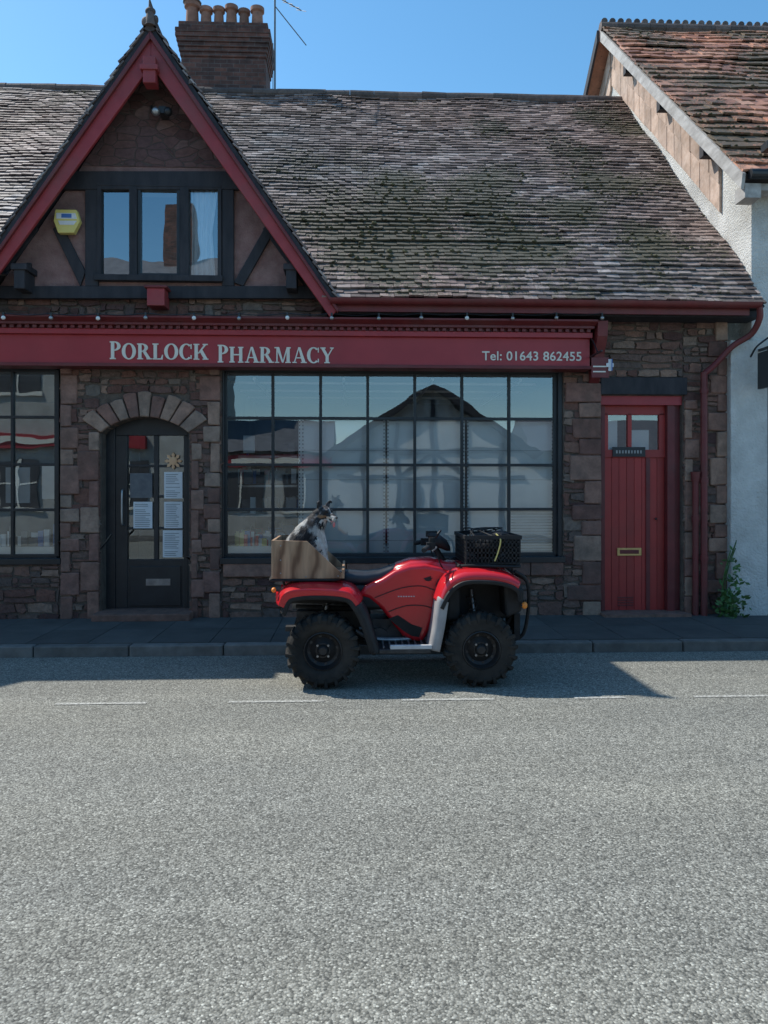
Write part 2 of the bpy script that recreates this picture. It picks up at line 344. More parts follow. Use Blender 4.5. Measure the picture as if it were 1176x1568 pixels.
w.prism([(xl,TOP)]+arch+[(xr,TOP)],9.2,9.5,'rubble'); RG.append((xl,xr,zt+.27,TOP))
wr(w,340,862,TOP,563); wr(w,340,862,858,B); wr(w,862,920,TOP,B)
wr(w,920,1045,TOP,604); wr(w,1045,4.16,TOP,B)
w.obj('stone_wall',PH)
q=MB()
for (x0,x1,z0,z1) in RG:
    rows=[]; zc_=.1-U(0,.08)
    while zc_<TOP: h=random.choice([U(.05,.09),U(.09,.14),U(.12,.20)]); rows.append((zc_,zc_+h)); zc_+=h
    for (a,b) in rows:
        a2,b2=max(a,z0),min(b,z1)
        if b2-a2<.03: continue
        x=x0-U(0,.15)
        while x<x1:
            l=U(.07,.32)*(1.25 if b2-a2>.14 else 1); xa,xb=max(x,x0),min(x+l,x1); x+=l
            if xb-xa<.04: continue
            sp_=U(.3,.7)
            parts=[(a2,b2)] if (b2-a2<.11 or R()<.5) else [(a2,a2+(b2-a2)*sp_),(a2+(b2-a2)*sp_,b2)]
            for (za,zb) in parts:
                if zb-za<.03: continue
                j=lambda k=.015: U(-k,k); gp=.007; m_=(xa+xb)/2+j(.05)
                tl=min(.035,(zb-za)*.24); jz=min(.012,(zb-za)*.1)
                poly=[(xa+gp+j(),za+gp+U(0,tl)),(m_,za+gp+j(jz)),(xb-gp+j(),za+gp+U(0,tl)),(xb-gp-U(0,.012),(za+zb)/2),(xb-gp+j(),zb-gp-U(0,tl)),(m_+j(.03),zb-gp+j(jz)),(xa+gp+j(),zb-gp-U(0,tl)),(xa+gp+U(-.004,.01),(za+zb)/2)]
                q.prism(poly,9.2-U(.006,.03),9.21,'stone')
q.obj('rubble_facing',PH,bevel=.010)
q=MB()
def qcol(pa,pb,pya,pyb,edge,y=9.2):
    z=PZ(pyb); zt_=PZ(pya); k=0; xa,xb=PX(pa),PX(pb)
    while z<zt_-.05:
        h=min(U(.16,.36),zt_-z); wid=(xb-xa)*(U(.75,1.0) if k%2 else U(.45,.62))
        if edge=='L': a,b=xa,xa+wid
        else: a,b=xb-wid,xb
        d=.034+U(0,.012); e=lambda:U(-.005,.005)
        q.prism([(a+.005+e(),z+.006+e()),(b-.005+e(),z+.006+e()),(b-.005+e(),z+h-.006+e()),(a+.005+e(),z+h-.006+e())],y-d,y+.2,'quoin')
        z+=h; k+=1
qcol(93,128,562,945,'L'); qcol(118,153,662,945,'R')
qcol(293,316,665,945,'L'); qcol(305,338,562,945,'R')
qcol(864,920,570,945,'R'); qcol(1047,1072,610,945,'L'); qcol(1078,1113,480,945,'R')
cx=(xl+xr)/2; 
for i in range(9):
    a0=i/9;a1=(i+1)/9
    def ap(t,off):
        x=xl+(xr-xl)*t; z=zs+(zt-zs)*math.sin(math.pi*max(0,min(1,t)))**.75
        ang=math.pi*(1-t)*.62+math.pi*.19
        return (x+math.cos(ang)*off, z+math.sin(ang)*off)
    m=(a0+a1)/2; oo=.27+U(-.03,.03)
    q.prism([ap(a0+.006,0),ap(m,0),ap(a1-.006,0),ap(a1-.006,oo),ap(m,oo+.01),ap(a0+.006,oo)],9.154-U(0,.01),9.4,'quoin',U(.3,1))
x=PX(342)
while x<PX(862):
    l=U(.35,.6); q.box(x+.004,min(x+l,PX(862))-.004,9.15,9.4,PZ(882),PZ(860),'quoin',U(0,.35)); x+=l
q.box(PX(150),PX(297),8.95,9.45,.10,.19,'quoin',.15)
q.obj('dressed_stone',PH,bevel=.014)
# interior
r=MB(); r.box(-9,4.4,12.5,12.6,0,4,'int'); r.box(-9,4.4,9.5,12.5,.0,.12,'int'); r.box(-9,4.4,9.5,12.5,3.0,3.1,'sky_ceil'); r.box(-9.1,-9,9.5,12.5,0,3.1,'int')
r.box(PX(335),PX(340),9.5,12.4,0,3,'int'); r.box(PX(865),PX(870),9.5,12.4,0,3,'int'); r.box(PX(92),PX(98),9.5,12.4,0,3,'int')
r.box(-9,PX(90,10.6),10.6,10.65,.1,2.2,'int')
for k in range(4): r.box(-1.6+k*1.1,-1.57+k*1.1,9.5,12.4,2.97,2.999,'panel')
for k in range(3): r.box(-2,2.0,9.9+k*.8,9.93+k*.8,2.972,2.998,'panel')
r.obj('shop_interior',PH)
def muntins(mb,xs,zs_,y0,y1,wd,mat):
    for i,x in enumerate(xs): 
        k=wd*(1.6 if i in (0,len(xs)-1) else 1); mb.box(x-k,x+k,y0,y1,zs_[-1],zs_[0],mat)
    for i,z in enumerate(zs_):
        k=wd*(1.6 if i in (0,len(zs_)-1) else 1); mb.box(xs[0],xs[-1],y0+.003,y1-.003,z-k,z+k,mat)
s=MB(); yw=9.3
xs=[PX(p,yw) for p in (345,418,491,563,635,707,779,850)]; zz=[PZ(p,yw) for p in (570,641,712,780,850)]
muntins(s,xs,zz,yw-.03,yw+.03,.017,'blk')
s.box(PX(340),PX(862),9.2,9.4,PZ(569),PZ(560),'blk'); s.box(PX(340),PX(345,9.3)-.0,9.22,9.4,PZ(858),PZ(566),'blk'); s.box(PX(852,9.3),PX(862),9.22,9.4,PZ(858),PZ(566),'blk')
s.box(PX(338),PX(864),9.14,9.42,PZ(862),PZ(853),'blk')
xs=[PX(p,yw) for p in (-90,-40,20,88)]; muntins(s,xs,zz,yw-.03,yw+.03,.017,'blk'); s.box(-5.2,PX(94),9.16,9.42,PZ(862),PZ(853),'blk')
s.obj('window_frames',PH,bevel=.004)
gl=MB(); 
for (a,b) in ((345,850),(-90,88)):
    gl.quad((PX(a,yw),yw,PZ(850,yw)),(PX(b,yw),yw,PZ(850,yw)),(PX(b,yw),yw,PZ(570,yw)),(PX(a,yw),yw,PZ(570,yw)),'glass')
gl.obj('window_glass',PH,recalc=False)
d=MB(); yb=9.40
for a,b,t in ((457,590,645),(593,712,645),(715,846,645)):
    d.box(PX(a,yb),PX(b,yb),yb,yb+.02,PZ(846,yb),PZ(t,yb),'panel')
for p in (459,464,588,594,710,716,845):
    x=PX(p,yb); d.box(x-.008,x+.008,yb-.02,yb-.004,PZ(847,yb),PZ(642,yb),'panel')
    z=PZ(845,yb)
    while z<PZ(645,yb): d.box(x-.005,x+.005,yb-.024,yb-.019,z,z+.018,'blk'); z+=.045
for pz in (690,735,782,828): d.box(PX(457,yb),PX(846,yb),yb-.008,yb-.002,PZ(pz,yb),PZ(pz,yb)+.006,'metal')
z=PZ(845,yb)
while z<PZ(780,yb): d.box(PX(782,yb),PX(845,yb),yb-.02,yb-.009,z,z+.008,'metal'); z+=.035
for i in range(46):
    p=U(350,452); yy=9.42+U(0,.3); x=PX(p,yy); ww=U(.03,.07); z=.93; h=U(.06,.2)
    d.box(x,x+ww,yy,yy+.03,z,z+h,random.choice(['vred','paper','blue','vred','yellow','panel']))
for i in range(60):
    p=U(352,450); yy=U(10.0,12); x=PX(p,yy); z=random.choice([.9,1.3,1.7,2.1]); d.box(x,x+U(.06,.2),yy,yy+.05,z,z+U(.1,.25),random.choice(['paper','blue','panel','red','int','ink']))
for zz_ in (1.28,1.68,2.08,.88): d.box(PX(345,10.5),PX(455,10.5),10.5,12,zz_-.03,zz_,'metal')
d.box(-5,PX(90,9.5),9.42,9.75,.80,.93,'panel'); d.box(PX(345,9.45),PX(850,9.45),9.425,9.85,.80,.93,'panel')
for i in range(30):
    x=U(-5.5,PX(70)); d.box(x,x+U(.05,.12),9.5+.002*i,9.56,.93,.93+U(.08,.28),random.choice(['paper','blue','panel','blue','ink']))
for (x,z0_,wd_) in ((-4.75,1.45,.3),(-4.3,1.5,.22)): d.box(x,x+wd_,9.9,9.92,z0_,z0_+.45,'paper')
d.obj('window_display',PH)
# chemist door
c=MB(); yd=9.42
X0,X1=PX(158,yd),PX(288,yd)
xa,xb=PX(178,yd),PX(289,yd)
c.box(X0-.05,xa,yd-.04,yd+.06,.1,PZ(636,yd),'blk'); c.box(xb,X1+.08,yd-.04,yd+.06,.1,PZ(636,yd),'blk')
c.box(xa,xb,yd-.02,yd+.05,.18,PZ(855,yd),'blk'); c.box(xa,xb,yd-.03,yd+.06,PZ(668,yd),PZ(630,yd),'blk')
c.box(xa,PX(196,yd),yd-.03,yd+.04,.18,PZ(668,yd),'blk'); c.box(PX(282,yd),xb,yd-.03,yd+.04,.18,PZ(668,yd),'blk')
for p in (714,760,808): c.box(xa,xb,yd-.015,yd+.035,PZ(p+2,yd),PZ(p-2,yd),'blk')
c.box(PX(236,yd),PX(243,yd),yd-.02,yd+.03,PZ(855,yd),PZ(668,yd),'blk')
c.box(PX(200,yd),PX(278,yd),yd-.035,yd-.018,PZ(925,yd),PZ(865,yd),'blk')
c.obj('entrance_door_frame',PH,bevel=.006)
c=MB(); c.quad((xa,yd+.01,PZ(855,yd)),(xb,yd+.01,PZ(855,yd)),(xb,yd+.01,PZ(668,yd)),(xa,yd+.01,PZ(668,yd)),'glass'); c.obj('entrance_door_glass',PH,recalc=False)
c=MB()
for a,b,t,u in ((205,234,768,808),(252,280,723,763),(252,280,768,808),(250,280,811,852),(200,234,725,762)):
    x0,x1,z0,z1=PX(a,yd),PX(b,yd),PZ(u,yd),PZ(t,yd); c.box(x0,x1,yd-.022,yd-.019,z0,z1,'paper' if a!=200 else 'ink')
    nn=int((z1-z0)/.022)
    for i in range(1,nn):
        zz_=z0+i*.022; 
        if R()<.85: c.box(x0+.02,x1-U(.02,.09),yd-.0235,yd-.0218,zz_,zz_+.006,'ink')
for i in range(8):
    a=i*math.pi/4; x,z=P(266,706,yd); c.prism([(x,z),(x+.08*math.cos(a-.25),z+.08*math.sin(a-.25)),(x+.105*math.cos(a),z+.105*math.sin(a)),(x+.08*math.cos(a+.25),z+.08*math.sin(a+.25))],yd-.024-.001*i,yd-.02,'peach')
x,z=P(266,706,yd); c.ell((x,yd-.03,z),(.05,.01,.05),'peach')
c.box(PX(225,yd),PX(262,yd),yd-.045,yd-.034,PZ(894,yd),PZ(884,yd),'steel')
c.tube([(PX(190,yd),yd-.03,PZ(750,yd)),(PX(190,yd),yd-.09,PZ(755,yd)),(PX(190,yd),yd-.09,PZ(798,yd)),(PX(190,yd),yd-.03,PZ(803,yd))],.011,'metal')
c.tube([(PX(156),9.15,PZ(838)),(PX(165),9.05,PZ(832)),(PX(180),8.98,PZ(815))],.012,'blk')
c.obj('door_notices_and_handle',PH)
# red door
c=MB(); yr=9.34
x0,x1=PX(922,yr),PX(1045,yr); zb=.1
c.box(PX(920),x1,9.22,9.4,PZ(618),PZ(604),'red'); c.box(PX(1017,yr),PX(1028,yr),yr-.1,yr+.05,zb,PZ(618),'dred'); c.box(PX(1028,yr),PX(1047),yr-.06,yr+.05,zb,PZ(604),'dred')
c.box(PX(918,yr),PX(924,yr),yr-.06,yr+.06,zb,PZ(618),'dred')
c.box(PX(924,yr),PX(1017,yr),yr-.03,yr+.05,PZ(634,yr),PZ(618,yr),'reddoor'); c.box(PX(924,yr),PX(1017,yr),yr-.035,yr+.05,PZ(700,yr),PZ(688,yr),'reddoor')
for a,b in ((924,930),(960,966),(1008,1017)): c.box(PX(a,yr),PX(b,yr),yr-.03,yr+.04,PZ(690,yr),PZ(632,yr),'reddoor')
k=8; xa,xb=PX(924,yr),PX(1017,yr)
for i in range(k):
    a=xa+(xb-xa)*i/k;b=xa+(xb-xa)*(i+1)/k
    c.box(a+.002,b-.002,yr-.012,yr+.04,zb+.02,PZ(700,yr),'reddoor')
c.box(PX(988,yr),PX(994,yr),yr-.03,yr-.012,zb+.02,PZ(700,yr),'dred')
c.box(xa,xb,yr+.04,yr+.06,zb,PZ(690,yr),'dred')
c.box(PX(944,yr),PX(981,yr),yr-.028,yr-.012,PZ(852,yr),PZ(840,yr),'brass'); c.box(PX(948,yr),PX(977,yr),yr-.032,yr-.027,PZ(849,yr),PZ(843,yr),'dred')
for i in range(4): c.box(PX(945,yr),PX(969,yr),yr-.02,yr-.012,PZ(930-i*4,yr),PZ(928-i*4,yr),'dred')
c.box(PX(936,yr),PX(986,yr),yr-.05,yr-.036,PZ(699,yr),PZ(684,yr),'blk')
for i in range(9): c.box(PX(941+i*4.6,yr),PX(943.5+i*4.6,yr),yr-.053,yr-.049,PZ(694,yr),PZ(689,yr),'steel')
c.ell((PX(1003,yr),yr-.03,PZ(795,yr)),.015,'blk')
c.obj('red_door',PH,bevel=.004)
c=MB(); c.quad((xa,yr,PZ(690,yr)),(xb,yr,PZ(690,yr)),(xb,yr,PZ(632,yr)),(xa,yr,PZ(632,yr)),'glass')
c.obj('red_door_glass',PH,recalc=False)
c=MB(); c.box(xa,PX(950,yr),9.45,9.47,PZ(688),PZ(640),'panel'); c.box(PX(972,yr),xb-.15,9.45,9.47,PZ(688),PZ(655),'panel'); c.box(xa-.2,xb+.2,9.9,9.95,0,3,'int'); c.box(PX(918),PX(1047),8.98,9.4,.1,.14,'quoin',.2); c.obj('hall_interior',PH)
c=MB(); c.box(PX(918),PX(1050),9.15,9.3,PZ(603),PZ(576),'timber'); c.obj('door_lintel',PH,bevel=.01)
# fascia
f=MB(); yf=8.97; xL=-5.2; xR=PX(903,yf)
f.box(xL,xR,yf,9.19,PZ(561,yf),PZ(516,yf),'red'); f.box(xL,xR+.01,yf-.03,9.19,PZ(564,yf),PZ(559,yf),'dred')
f.box(xL,xR+.02,yf-.05,9.19,PZ(516,yf),PZ(508,yf),'red'); f.box(xL,xR+.03,yf-.10,9.19,PZ(503,yf),PZ(499,yf),'dred')
f.prismx([(yf-.10,PZ(499,yf)),(yf-.17,PZ(494,yf)),(yf-.17,PZ(491,yf)),(9.19,PZ(484,yf)),(9.19,PZ(499,yf))],xL,xR+.05,'dred')
x=xL
f.box(xL,xR,yf-.02,9.19,PZ(508.5,yf),PZ(502,yf),'dred')
while x<xR-.05: f.box(x,x+.045,yf-.075,yf-.02,PZ(508,yf),PZ(503,yf),'dred'); x+=.085
for (a,b) in ((905,925),):
    f.prismx([(9.19,PZ(490,yf)),(yf-.15,PZ(492,yf)),(yf-.13,PZ(515,yf)),(yf-.02,PZ(540,yf)),(yf+.02,PZ(562,yf)),(9.19,PZ(585,yf))],xR+.052,PX(b,yf),'dred')
f.obj('sign_fascia',PH,bevel=.004)
def ring(c,ro,ri,a0,a1,n=18):
    out=[]
    for i in range(n):
        p=[]
        for a,(rx,ry) in ((a0+(a1-a0)*i/n,ro),(a0+(a1-a0)*(i+1)/n,ro),(a0+(a1-a0)*(i+1)/n,ri),(a0+(a1-a0)*i/n,ri)):
            a=math.radians(a); p.append((c[0]+rx*math.cos(a),c[1]+ry*math.sin(a)))
        out.append(p)
    return out
def rc(a,b,c,d): return [[(a,b),(c,b),(c,d),(a,d)]]
def serif(a,b,top=False): return rc(a,.93,b,1) if top else rc(a,0,b,.07)
PP=rc(.09,.06,.29,.94)+serif(.02,.38)+serif(.02,.3,True)+ring((.3,.735),(.38,.265),(.17,.195),-90,90)+rc(.27,.47,.3,.54)
F={'P':(.7,PP),'O':(.88,ring((.44,.5),(.43,.515),(.22,.44),0,360,32)),
 'R':(.9,PP+[[(.34,.5),(.56,.5),(.84,.05),(.62,.05)]]+rc(.6,0,.92,.07)),
 'L':(.68,rc(.09,.06,.29,.94)+serif(.02,.38,True)+rc(.02,0,.64,.07)+[[(.52,.06),(.64,.06),(.66,.3),(.61,.3)]]),
 'C':(.82,ring((.44,.5),(.43,.515),(.22,.44),48,312,26)+rc(.70,.68,.77,.98)+rc(.70,.05,.77,.28)),
 'K':(.92,rc(.09,.06,.29,.94)+serif(.02,.38)+serif(.02,.38,True)+[[(.27,.40),(.34,.37),(.80,.94),(.67,.94)],[(.38,.54),(.54,.68),(.88,.06),(.66,.06)]]+rc(.58,.93,.9,1)+rc(.58,0,.94,.07)),
 'H':(.94,rc(.09,.06,.29,.94)+rc(.64,.06,.84,.94)+rc(.27,.46,.65,.54)+serif(.02,.36)+serif(.02,.36,True)+serif(.57,.91)+serif(.57,.91,True)),
 'A':(.9,[[(.12,.06),(.20,.06),(.47,1),(.40,1)],[(.39,1),(.53,1),(.86,.06),(.63,.06)]]+rc(.23,.29,.63,.36)+serif(.02,.3)+serif(.56,.94)),
 'M':(1.1,rc(.14,.06,.22,.94)+rc(.79,.06,.99,.94)+[[(.11,1),(.32,1),(.60,.02),(.50,.02)],[(.52,.02),(.59,.02),(.88,1),(.80,1)]]+serif(.04,.32)+serif(.71,1.06)+rc(.02,.93,.2,1)+rc(.86,.93,1.06,1)),
 'Y':(.86,rc(.34,.06,.54,.46)+[[(.05,.94),(.26,.94),(.54,.44),(.36,.40)],[(.43,.44),(.50,.40),(.81,.94),(.73,.94)]]+serif(.26,.62)+serif(0,.34,True)+serif(.62,.86,True))}
t=MB()
def word(txt,px0,px1,pyb,pyt,y):
    x0,x1=PX(px0,y),PX(px1,y); z0,z1=PZ(pyb,y),PZ(pyt,y); tot=sum(F[c][0]+.04 for c in txt); sx=(x1-x0)/tot; x=x0; k=0
    for i,ch in enumerate(txt):
        hh=(z1-z0)*(1.12 if i==0 else 1)
        for p in F[ch][1]:
            k+=1; t.prism([(x+a*sx,z0+b*hh) for a,b in p],y-.012-(k%9)*.0006,y,'cream')
        x+=(F[ch][0]+.04)*sx
word('PORLOCK',168,320,553,529,yf-.001); word('PHARMACY',333,512,557,533,yf-.001)
t.obj('shop_name_lettering',PH)
cu=bpy.data.curves.new('telephone_number','FONT'); cu.body='Tel: 01643 862455'; cu.size=.16; cu.extrude=.004; cu.offset=.002; cu.space_character=1.05; cu.materials.append(G['cream'])
o=bpy.data.objects.new('telephone_number',cu); SC.collection.objects.link(o); o.parent=PH; o.rotation_euler=(math.pi/2,0,0); o.location=(PX(738,yf),yf-.006,PZ(552,yf,815))
bpy.context.view_layer.update(); o.scale=((PX(890,yf)-PX(738,yf))/o.dimensions.x,)*2+(1,)
# eaves, gutter, roof
EY,EZ=8.8,PZ(462,8.8,800); RY=13.6; RZ=8.55; sl=(RZ-EZ)/(RY-EY)
gpx,gpz=P(230,40,8.75); gsl=1.47
LX=-7.2; RX=4.45
rf=MB()
Ln=math.hypot(RY-EY,RZ-EZ); V=Vector((0,RY-EY,RZ-EZ)).normalized(); Nn=Vector((0,-V.z,V.y))
def gskip(c): return abs(c.x-gpx)<(gpz-c.z)/gsl-.05 and c.z<gpz
def mossf(c):
    m=0
    for (x,y,sx,sy,a) in ((.15,9.9,.75,.7,1.0),(1.3,10.6,.7,.7,.8),(.3,10.9,.5,.5,.7),(1.9,9.7,.8,.6,.6),(3.2,11.3,.7,.9,.5),(3.4,9.8,.5,.6,.5),(-.6,10.0,.5,.8,.6),(2.6,10.5,.6,.5,.5),(4.2,12.8,.6,.9,.5),(.9,9.3,2.5,.4,.4)):
        m=max(m,a*math.exp(-((c.x-x)/sx)**2-((c.y-y)/sy)**2))
    return max(0,min(1,m*1.3+.55*noise.noise(c*1.3+Vector((5,2,1)))))
tiles(rf,(LX,EY,EZ),(1,0,0),V,Nn,RX-LX,Ln,.166,.10,.022,'tile',gskip,1.2,.055,mossf)
x=LX
while x<RX-.05:
    l=.42; rf.cyl((x,RY,RZ+.02+U(-.008,.008)),(x+l,RY,RZ+.02+U(-.008,.008)),.085,'ridge',n=12); x+=l+.004
rf.obj('roof_tiles',PH)
rb=MB()
gL=gpx-(gpz-EZ)/gsl; gR=gpx+(gpz-EZ)/gsl
for a,b in ((LX,gL+.15),(gR-.15,RX)):
    rb.prismx([(EY+.02,EZ-.02),(RY,RZ-.02),(RY,RZ-.25),(EY+.25,EZ-.10)],a,b,'timber')
yg=EY+(gpz-EZ)/sl
rb.prismx([(RY,RZ-.02),(18.4,EZ),(18.4,EZ-.1),(RY,RZ-.25)],LX,RX,'lead'); rb.box(LX,RX,18,18.2,0,EZ,'rubble')
rb.box(gR-.1,RX-.02,EY+.08,9.2,EZ-.14,EZ-.06,'timber'); rb.obj('roof_structure',PH)
gt=MB()
n=10; xA,xB=gR-.05,PX(1166,8.72); zc=EZ-.0; yc=EY-.055; prof=[(yc+.062*math.cos(math.pi+math.pi*i/n),zc+.062*math.sin(math.pi+math.pi*i/n)) for i in range(n+1)]
prof+= [(yc+.054*math.cos(-math.pi*i/n),zc+.054*math.sin(-math.pi*i/n)) for i in range(n+1)]
gt.prismx(prof,xA,xB,'dred')
gt.box(xA,xB-.1,EY+.0,EY+.03,EZ-.13,EZ-.02,'dred')
def pp(px,py,y): a=P(px,py,y); return (a[0],y,a[1])
gt.tube([pp(1163,470,8.75),pp(1163,488,8.78),pp(1150,512,8.9),pp(1122,530,9.0),pp(1095,558,9.06),pp(1079,572,9.08)],.036,'dred',10)
gt.cyl(pp(1078,570,9.08),(PX(1078,9.08),9.08,.1),.04,'dred'); 
for py in (600,740,860): gt.cyl((PX(1078,9.08),9.08,PZ(py,9.08)),(PX(1078,9.08),9.08,PZ(py,9.08)+.06),.05,'dred')
gt.cyl((PX(1065,9.1),9.1,.1),(PX(1065,9.1),9.1,PZ(735,9.1)),.036,'dred'); gt.cyl((PX(1065,9.1),9.1,PZ(738,9.1)),(PX(1065,9.1),9.1,PZ(722,9.1)),.045,'dred',.06)
gt.cyl((PX(1065,9.1),9.1,PZ(800,9.1)),(PX(1065,9.1),9.1,PZ(790,9.1)),.046,'dred')
gt.obj('gutter_and_downpipes',PH,smooth=35)
# gable
ga=MB()
H=gpz-EZ+.02; hw=H/gsl
yga=9.14
def tri(z): return (gpz-.12-z)/gsl
zA=PZ(262,yga)
ga.prism([(gpx-tri(zA),zA),(gpx+tri(zA),zA),(gpx,gpz-.12)],yga-.01,yga+.2,'rubdark')
wx0,wx1,wz0,wz1=PX(150,yga),PX(340,yga),PZ(430,yga),PZ(290,yga)
zE=PZ(454,yga)
ga.prism([(gpx-tri(zE)+.02,zE),(wx0,zE),(wx0,zA),(gpx-tri(zA),zA)],yga,yga+.2,'rough'); ga.prism([(gpx+tri(zE)-.02,zE),(wx1,zE),(wx1,zA),(gpx+tri(zA),zA)],yga,yga+.2,'rough')
ga.box(wx0,wx1,yga,yga+.2,zE,wz0,'rough'); ga.box(wx0,wx1,yga,yga+.2,wz1,zA,'rough')
ga.obj('gable_wall',PH)
gtm=MB(); yt=yga-.05
def beam(pts,dy=0): gtm.prism([P(a,b,yt) for a,b in pts],yt-dy,yga,'timber')
beam([(84,290),(380,290),(372,262),(92,262)],.004); beam([(-35,457),(487,457),(478,438),(-25,438)],.006)
for a,b in ((130,150),(340,358)): beam([(a,438),(b,438),(b,290),(a,290)])
beam([(122,438),(80,350),(92,340),(130,415)],-.008)
beam([(404,350),(416,360),(372,438),(358,432)],-.004)
beam([(40,438),(47,438),(47,402),(40,402)]); beam([(-25,438),(-8,438),(58,350),(48,340)],-.006); beam([(485,438),(466,438),(402,350),(412,340)],-.006)
gtm.obj('gable_timber_frame',PH,bevel=.008)
gw=MB(); yw2=yga-.02
gw.box(wx0-.02,wx1+.02,yga-.09,yga+.1,wz0-.05,wz0+.02,'timber'); gw.box(wx0,wx1,yga-.06,yga+.1,wz1-.03,wz1,'timber')
for a,b in ((150,156),(199,211),(276,290),(334,340)): gw.box(PX(a,yw2),PX(b,yw2),yga-.06,yga+.1,wz0+.02,wz1-.03,'timber')
for a,b in ((211,216),(271,276)): gw.box(PX(a,yw2),PX(b,yw2),yga-.04,yga+.05,wz0+.02,wz1-.03,'blk')
gw.box(PX(212,yw2),PX(275,yw2),yga-.041,yga+.05,wz1-.07,wz1-.03,'blk'); gw.box(PX(212,yw2),PX(275,yw2),yga-.041,yga+.05,wz0+.02,wz0+.05,'blk')
gw.obj('gable_window_frame',PH,bevel=.005)
c=MB(); c.quad((wx0,yga+.0,wz0),(wx1,yga+.0,wz0),(wx1,yga+.0,wz1),(wx0,yga+.0,wz1),'gglass'); c.obj('gable_window_glass',PH,recalc=False)
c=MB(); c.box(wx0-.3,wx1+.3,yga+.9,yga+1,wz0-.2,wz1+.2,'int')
xq=PX(291,yw2); xe=PX(333,yw2); nn=40; vs=[];fs=[]
for i in range(nn+1):
    tt=i/nn; 
    for j,z in enumerate((wz1,(wz0+wz1)/2,wz0+.02)):
        xx=xq+(xe-xq)*(tt if j==0 else (tt*.75+.03 if j==1 else tt*.9))
        vs.append((xx,yga+.05+.018*math.sin(tt*30+j*.4),z))
for i in range(nn):
    for j in range(2): fs.append((i*3+j,i*3+j+1,(i+1)*3+j+1,(i+1)*3+j))
c.add(vs,fs,'curtain'); c.obj('gable_curtain',PH,recalc=False,smooth=60)
br=MB()
for sg in (-1,1):
    e=hw+.0 if sg==1 else hw+.25
    def bp_(d,off): return (gpx+sg*d, gpz-.06-off-d*gsl)
    br.prism([bp_(0,0),bp_(e+.02,0),bp_(e-.06,.22),bp_(0,.36)],8.78-.002*sg,8.83,'barge')
    br.prism([bp_(0,-.01),bp_(e+.03,-.01),bp_(e+.02,.05),bp_(0,.08)],8.74-.002*sg,8.80,'dred')
br.box(gpx-.07,gpx+.07,8.70,8.86,gpz-.66,gpz-.36,'barge'); br.box(gpx-.10,gpx+.10,8.68,8.86,gpz-.52,gpz-.46,'barge')
x,z=P(240,456,8.95); br.box(x-.10,x+.10,8.9,9.14,z-.1,z+.10,'barge'); br.box(x-.13,x+.13,8.88,9.14,z+.10,z+.13,'dred')
for px in (35,447):
    x,z=P(px,425,8.95); br.box(x-.06,x+.06,8.85,9.14,z-.15,z+.12,'timber'); br.box(x-.09,x+.09,8.83,9.14,z+.06,z+.13,'timber')
br.obj('bargeboards',PH,bevel=.008)
gr=MB()
for sg in (-1,1):
    Vv=Vector((-sg*hw,0,H)).normalized(); Nv=Vector((sg*H,0,hw)).normalized()
    O=Vector((gpx+sg*(hw+.03),8.74,EZ-.03)); Ls=(Vector((gpx,8.74,gpz))-O).length
    def sk(c): return c.z< EZ+(c.y-EY)*sl-.08
    tiles(gr,O,(0,1,0),Vv,Nv,yg-8.74+.2,Ls,.166,.10,.019,'tile',sk,1.5,.02)
    a=O;b=O+Vv*Ls
    gr.add([(a.x,8.76,a.z),(b.x,8.76,b.z),(b.x,yg+.1,b.z),(a.x,8.9,a.z),(a.x-sg*.05,8.76,a.z-.06),(b.x,8.76,b.z-.09),(b.x,yg+.1,b.z-.09),(a.x-sg*.05,8.9,a.z-.06)],
       [(0,1,2,3),(7,6,5,4),(0,4,5,1),(1,5,6,2),(2,6,7,3),(3,7,4,0)],'timber')
y=8.74
while y<yg: gr.cyl((gpx,y,gpz+.02),(gpx,y+.3,gpz+.02),.085,'ridge',n=10); y+=.305
gr.obj('gable_roof_tiles',PH)
fn=MB(); fn.cyl((gpx,8.76,gpz),(gpx,8.76,gpz+.16),.07,'ridge',.04); fn.ell((gpx,8.76,gpz+.17),(.06,.045,.045),'ridge'); fn.cyl((gpx+.01,8.76,gpz+.17),(gpx-.01,8.76,gpz+.31),.035,'ridge',.008)
fn.ell((gpx-.05,8.76,gpz+.05),(.05,.04,.06),'ridge'); fn.ell((gpx+.06,8.76,gpz+.08),(.03,.03,.05),'ridge')
for dx in (-.70,-.78,.45):
    fn.cyl((gpx+dx,8.76,gpz-abs(dx)*gsl+.02),(gpx+dx-.01,8.76,gpz-abs(dx)*gsl+.11),.026,'ridge',.012)
fn.obj('roof_finial',PH,smooth=40)
al=MB(); x,z=P(101,337,9.0); al.prism([(x-.13,z+.13),(x+.11,z+.13),(x+.15,z+.0),(x+.08,z-.14),(x-.10,z-.14),(x-.15,z)],9.02,9.10,'yellow'); al.prism([(x-.12,z+.09),(x+.10,z+.09),(x+.12,z+.02),(x-.12,z+.02)],9.015,9.03,'paper'); al.prism([(x-.06,z+.08),(x+.06,z+.08),(x+.06,z+.03),(x-.06,z+.03)],9.012,9.03,'blue'); al.prism([(x-.10,z),(x+.12,z),(x+.08,z-.05),(x-.08,z-.05)],9.012,9.03,'paper')
al.obj('alarm_box',PH,bevel=.012)
al=MB(); x,z=P(250,172,9.0); al.box(x-.04,x+.04,8.95,9.13,z-.03,z+.05,'blk'); al.ell((x+.07,8.94,z-.02),.05,'blk'); al.ell((x-.07,8.94,z-.02),.05,'metal'); al.tube([(x-.16,9.1,z+.12),(x-.12,9.05,z),(x,9.05,z+.02)],.015,'blk'); al.obj('security_light',PH,smooth=40)
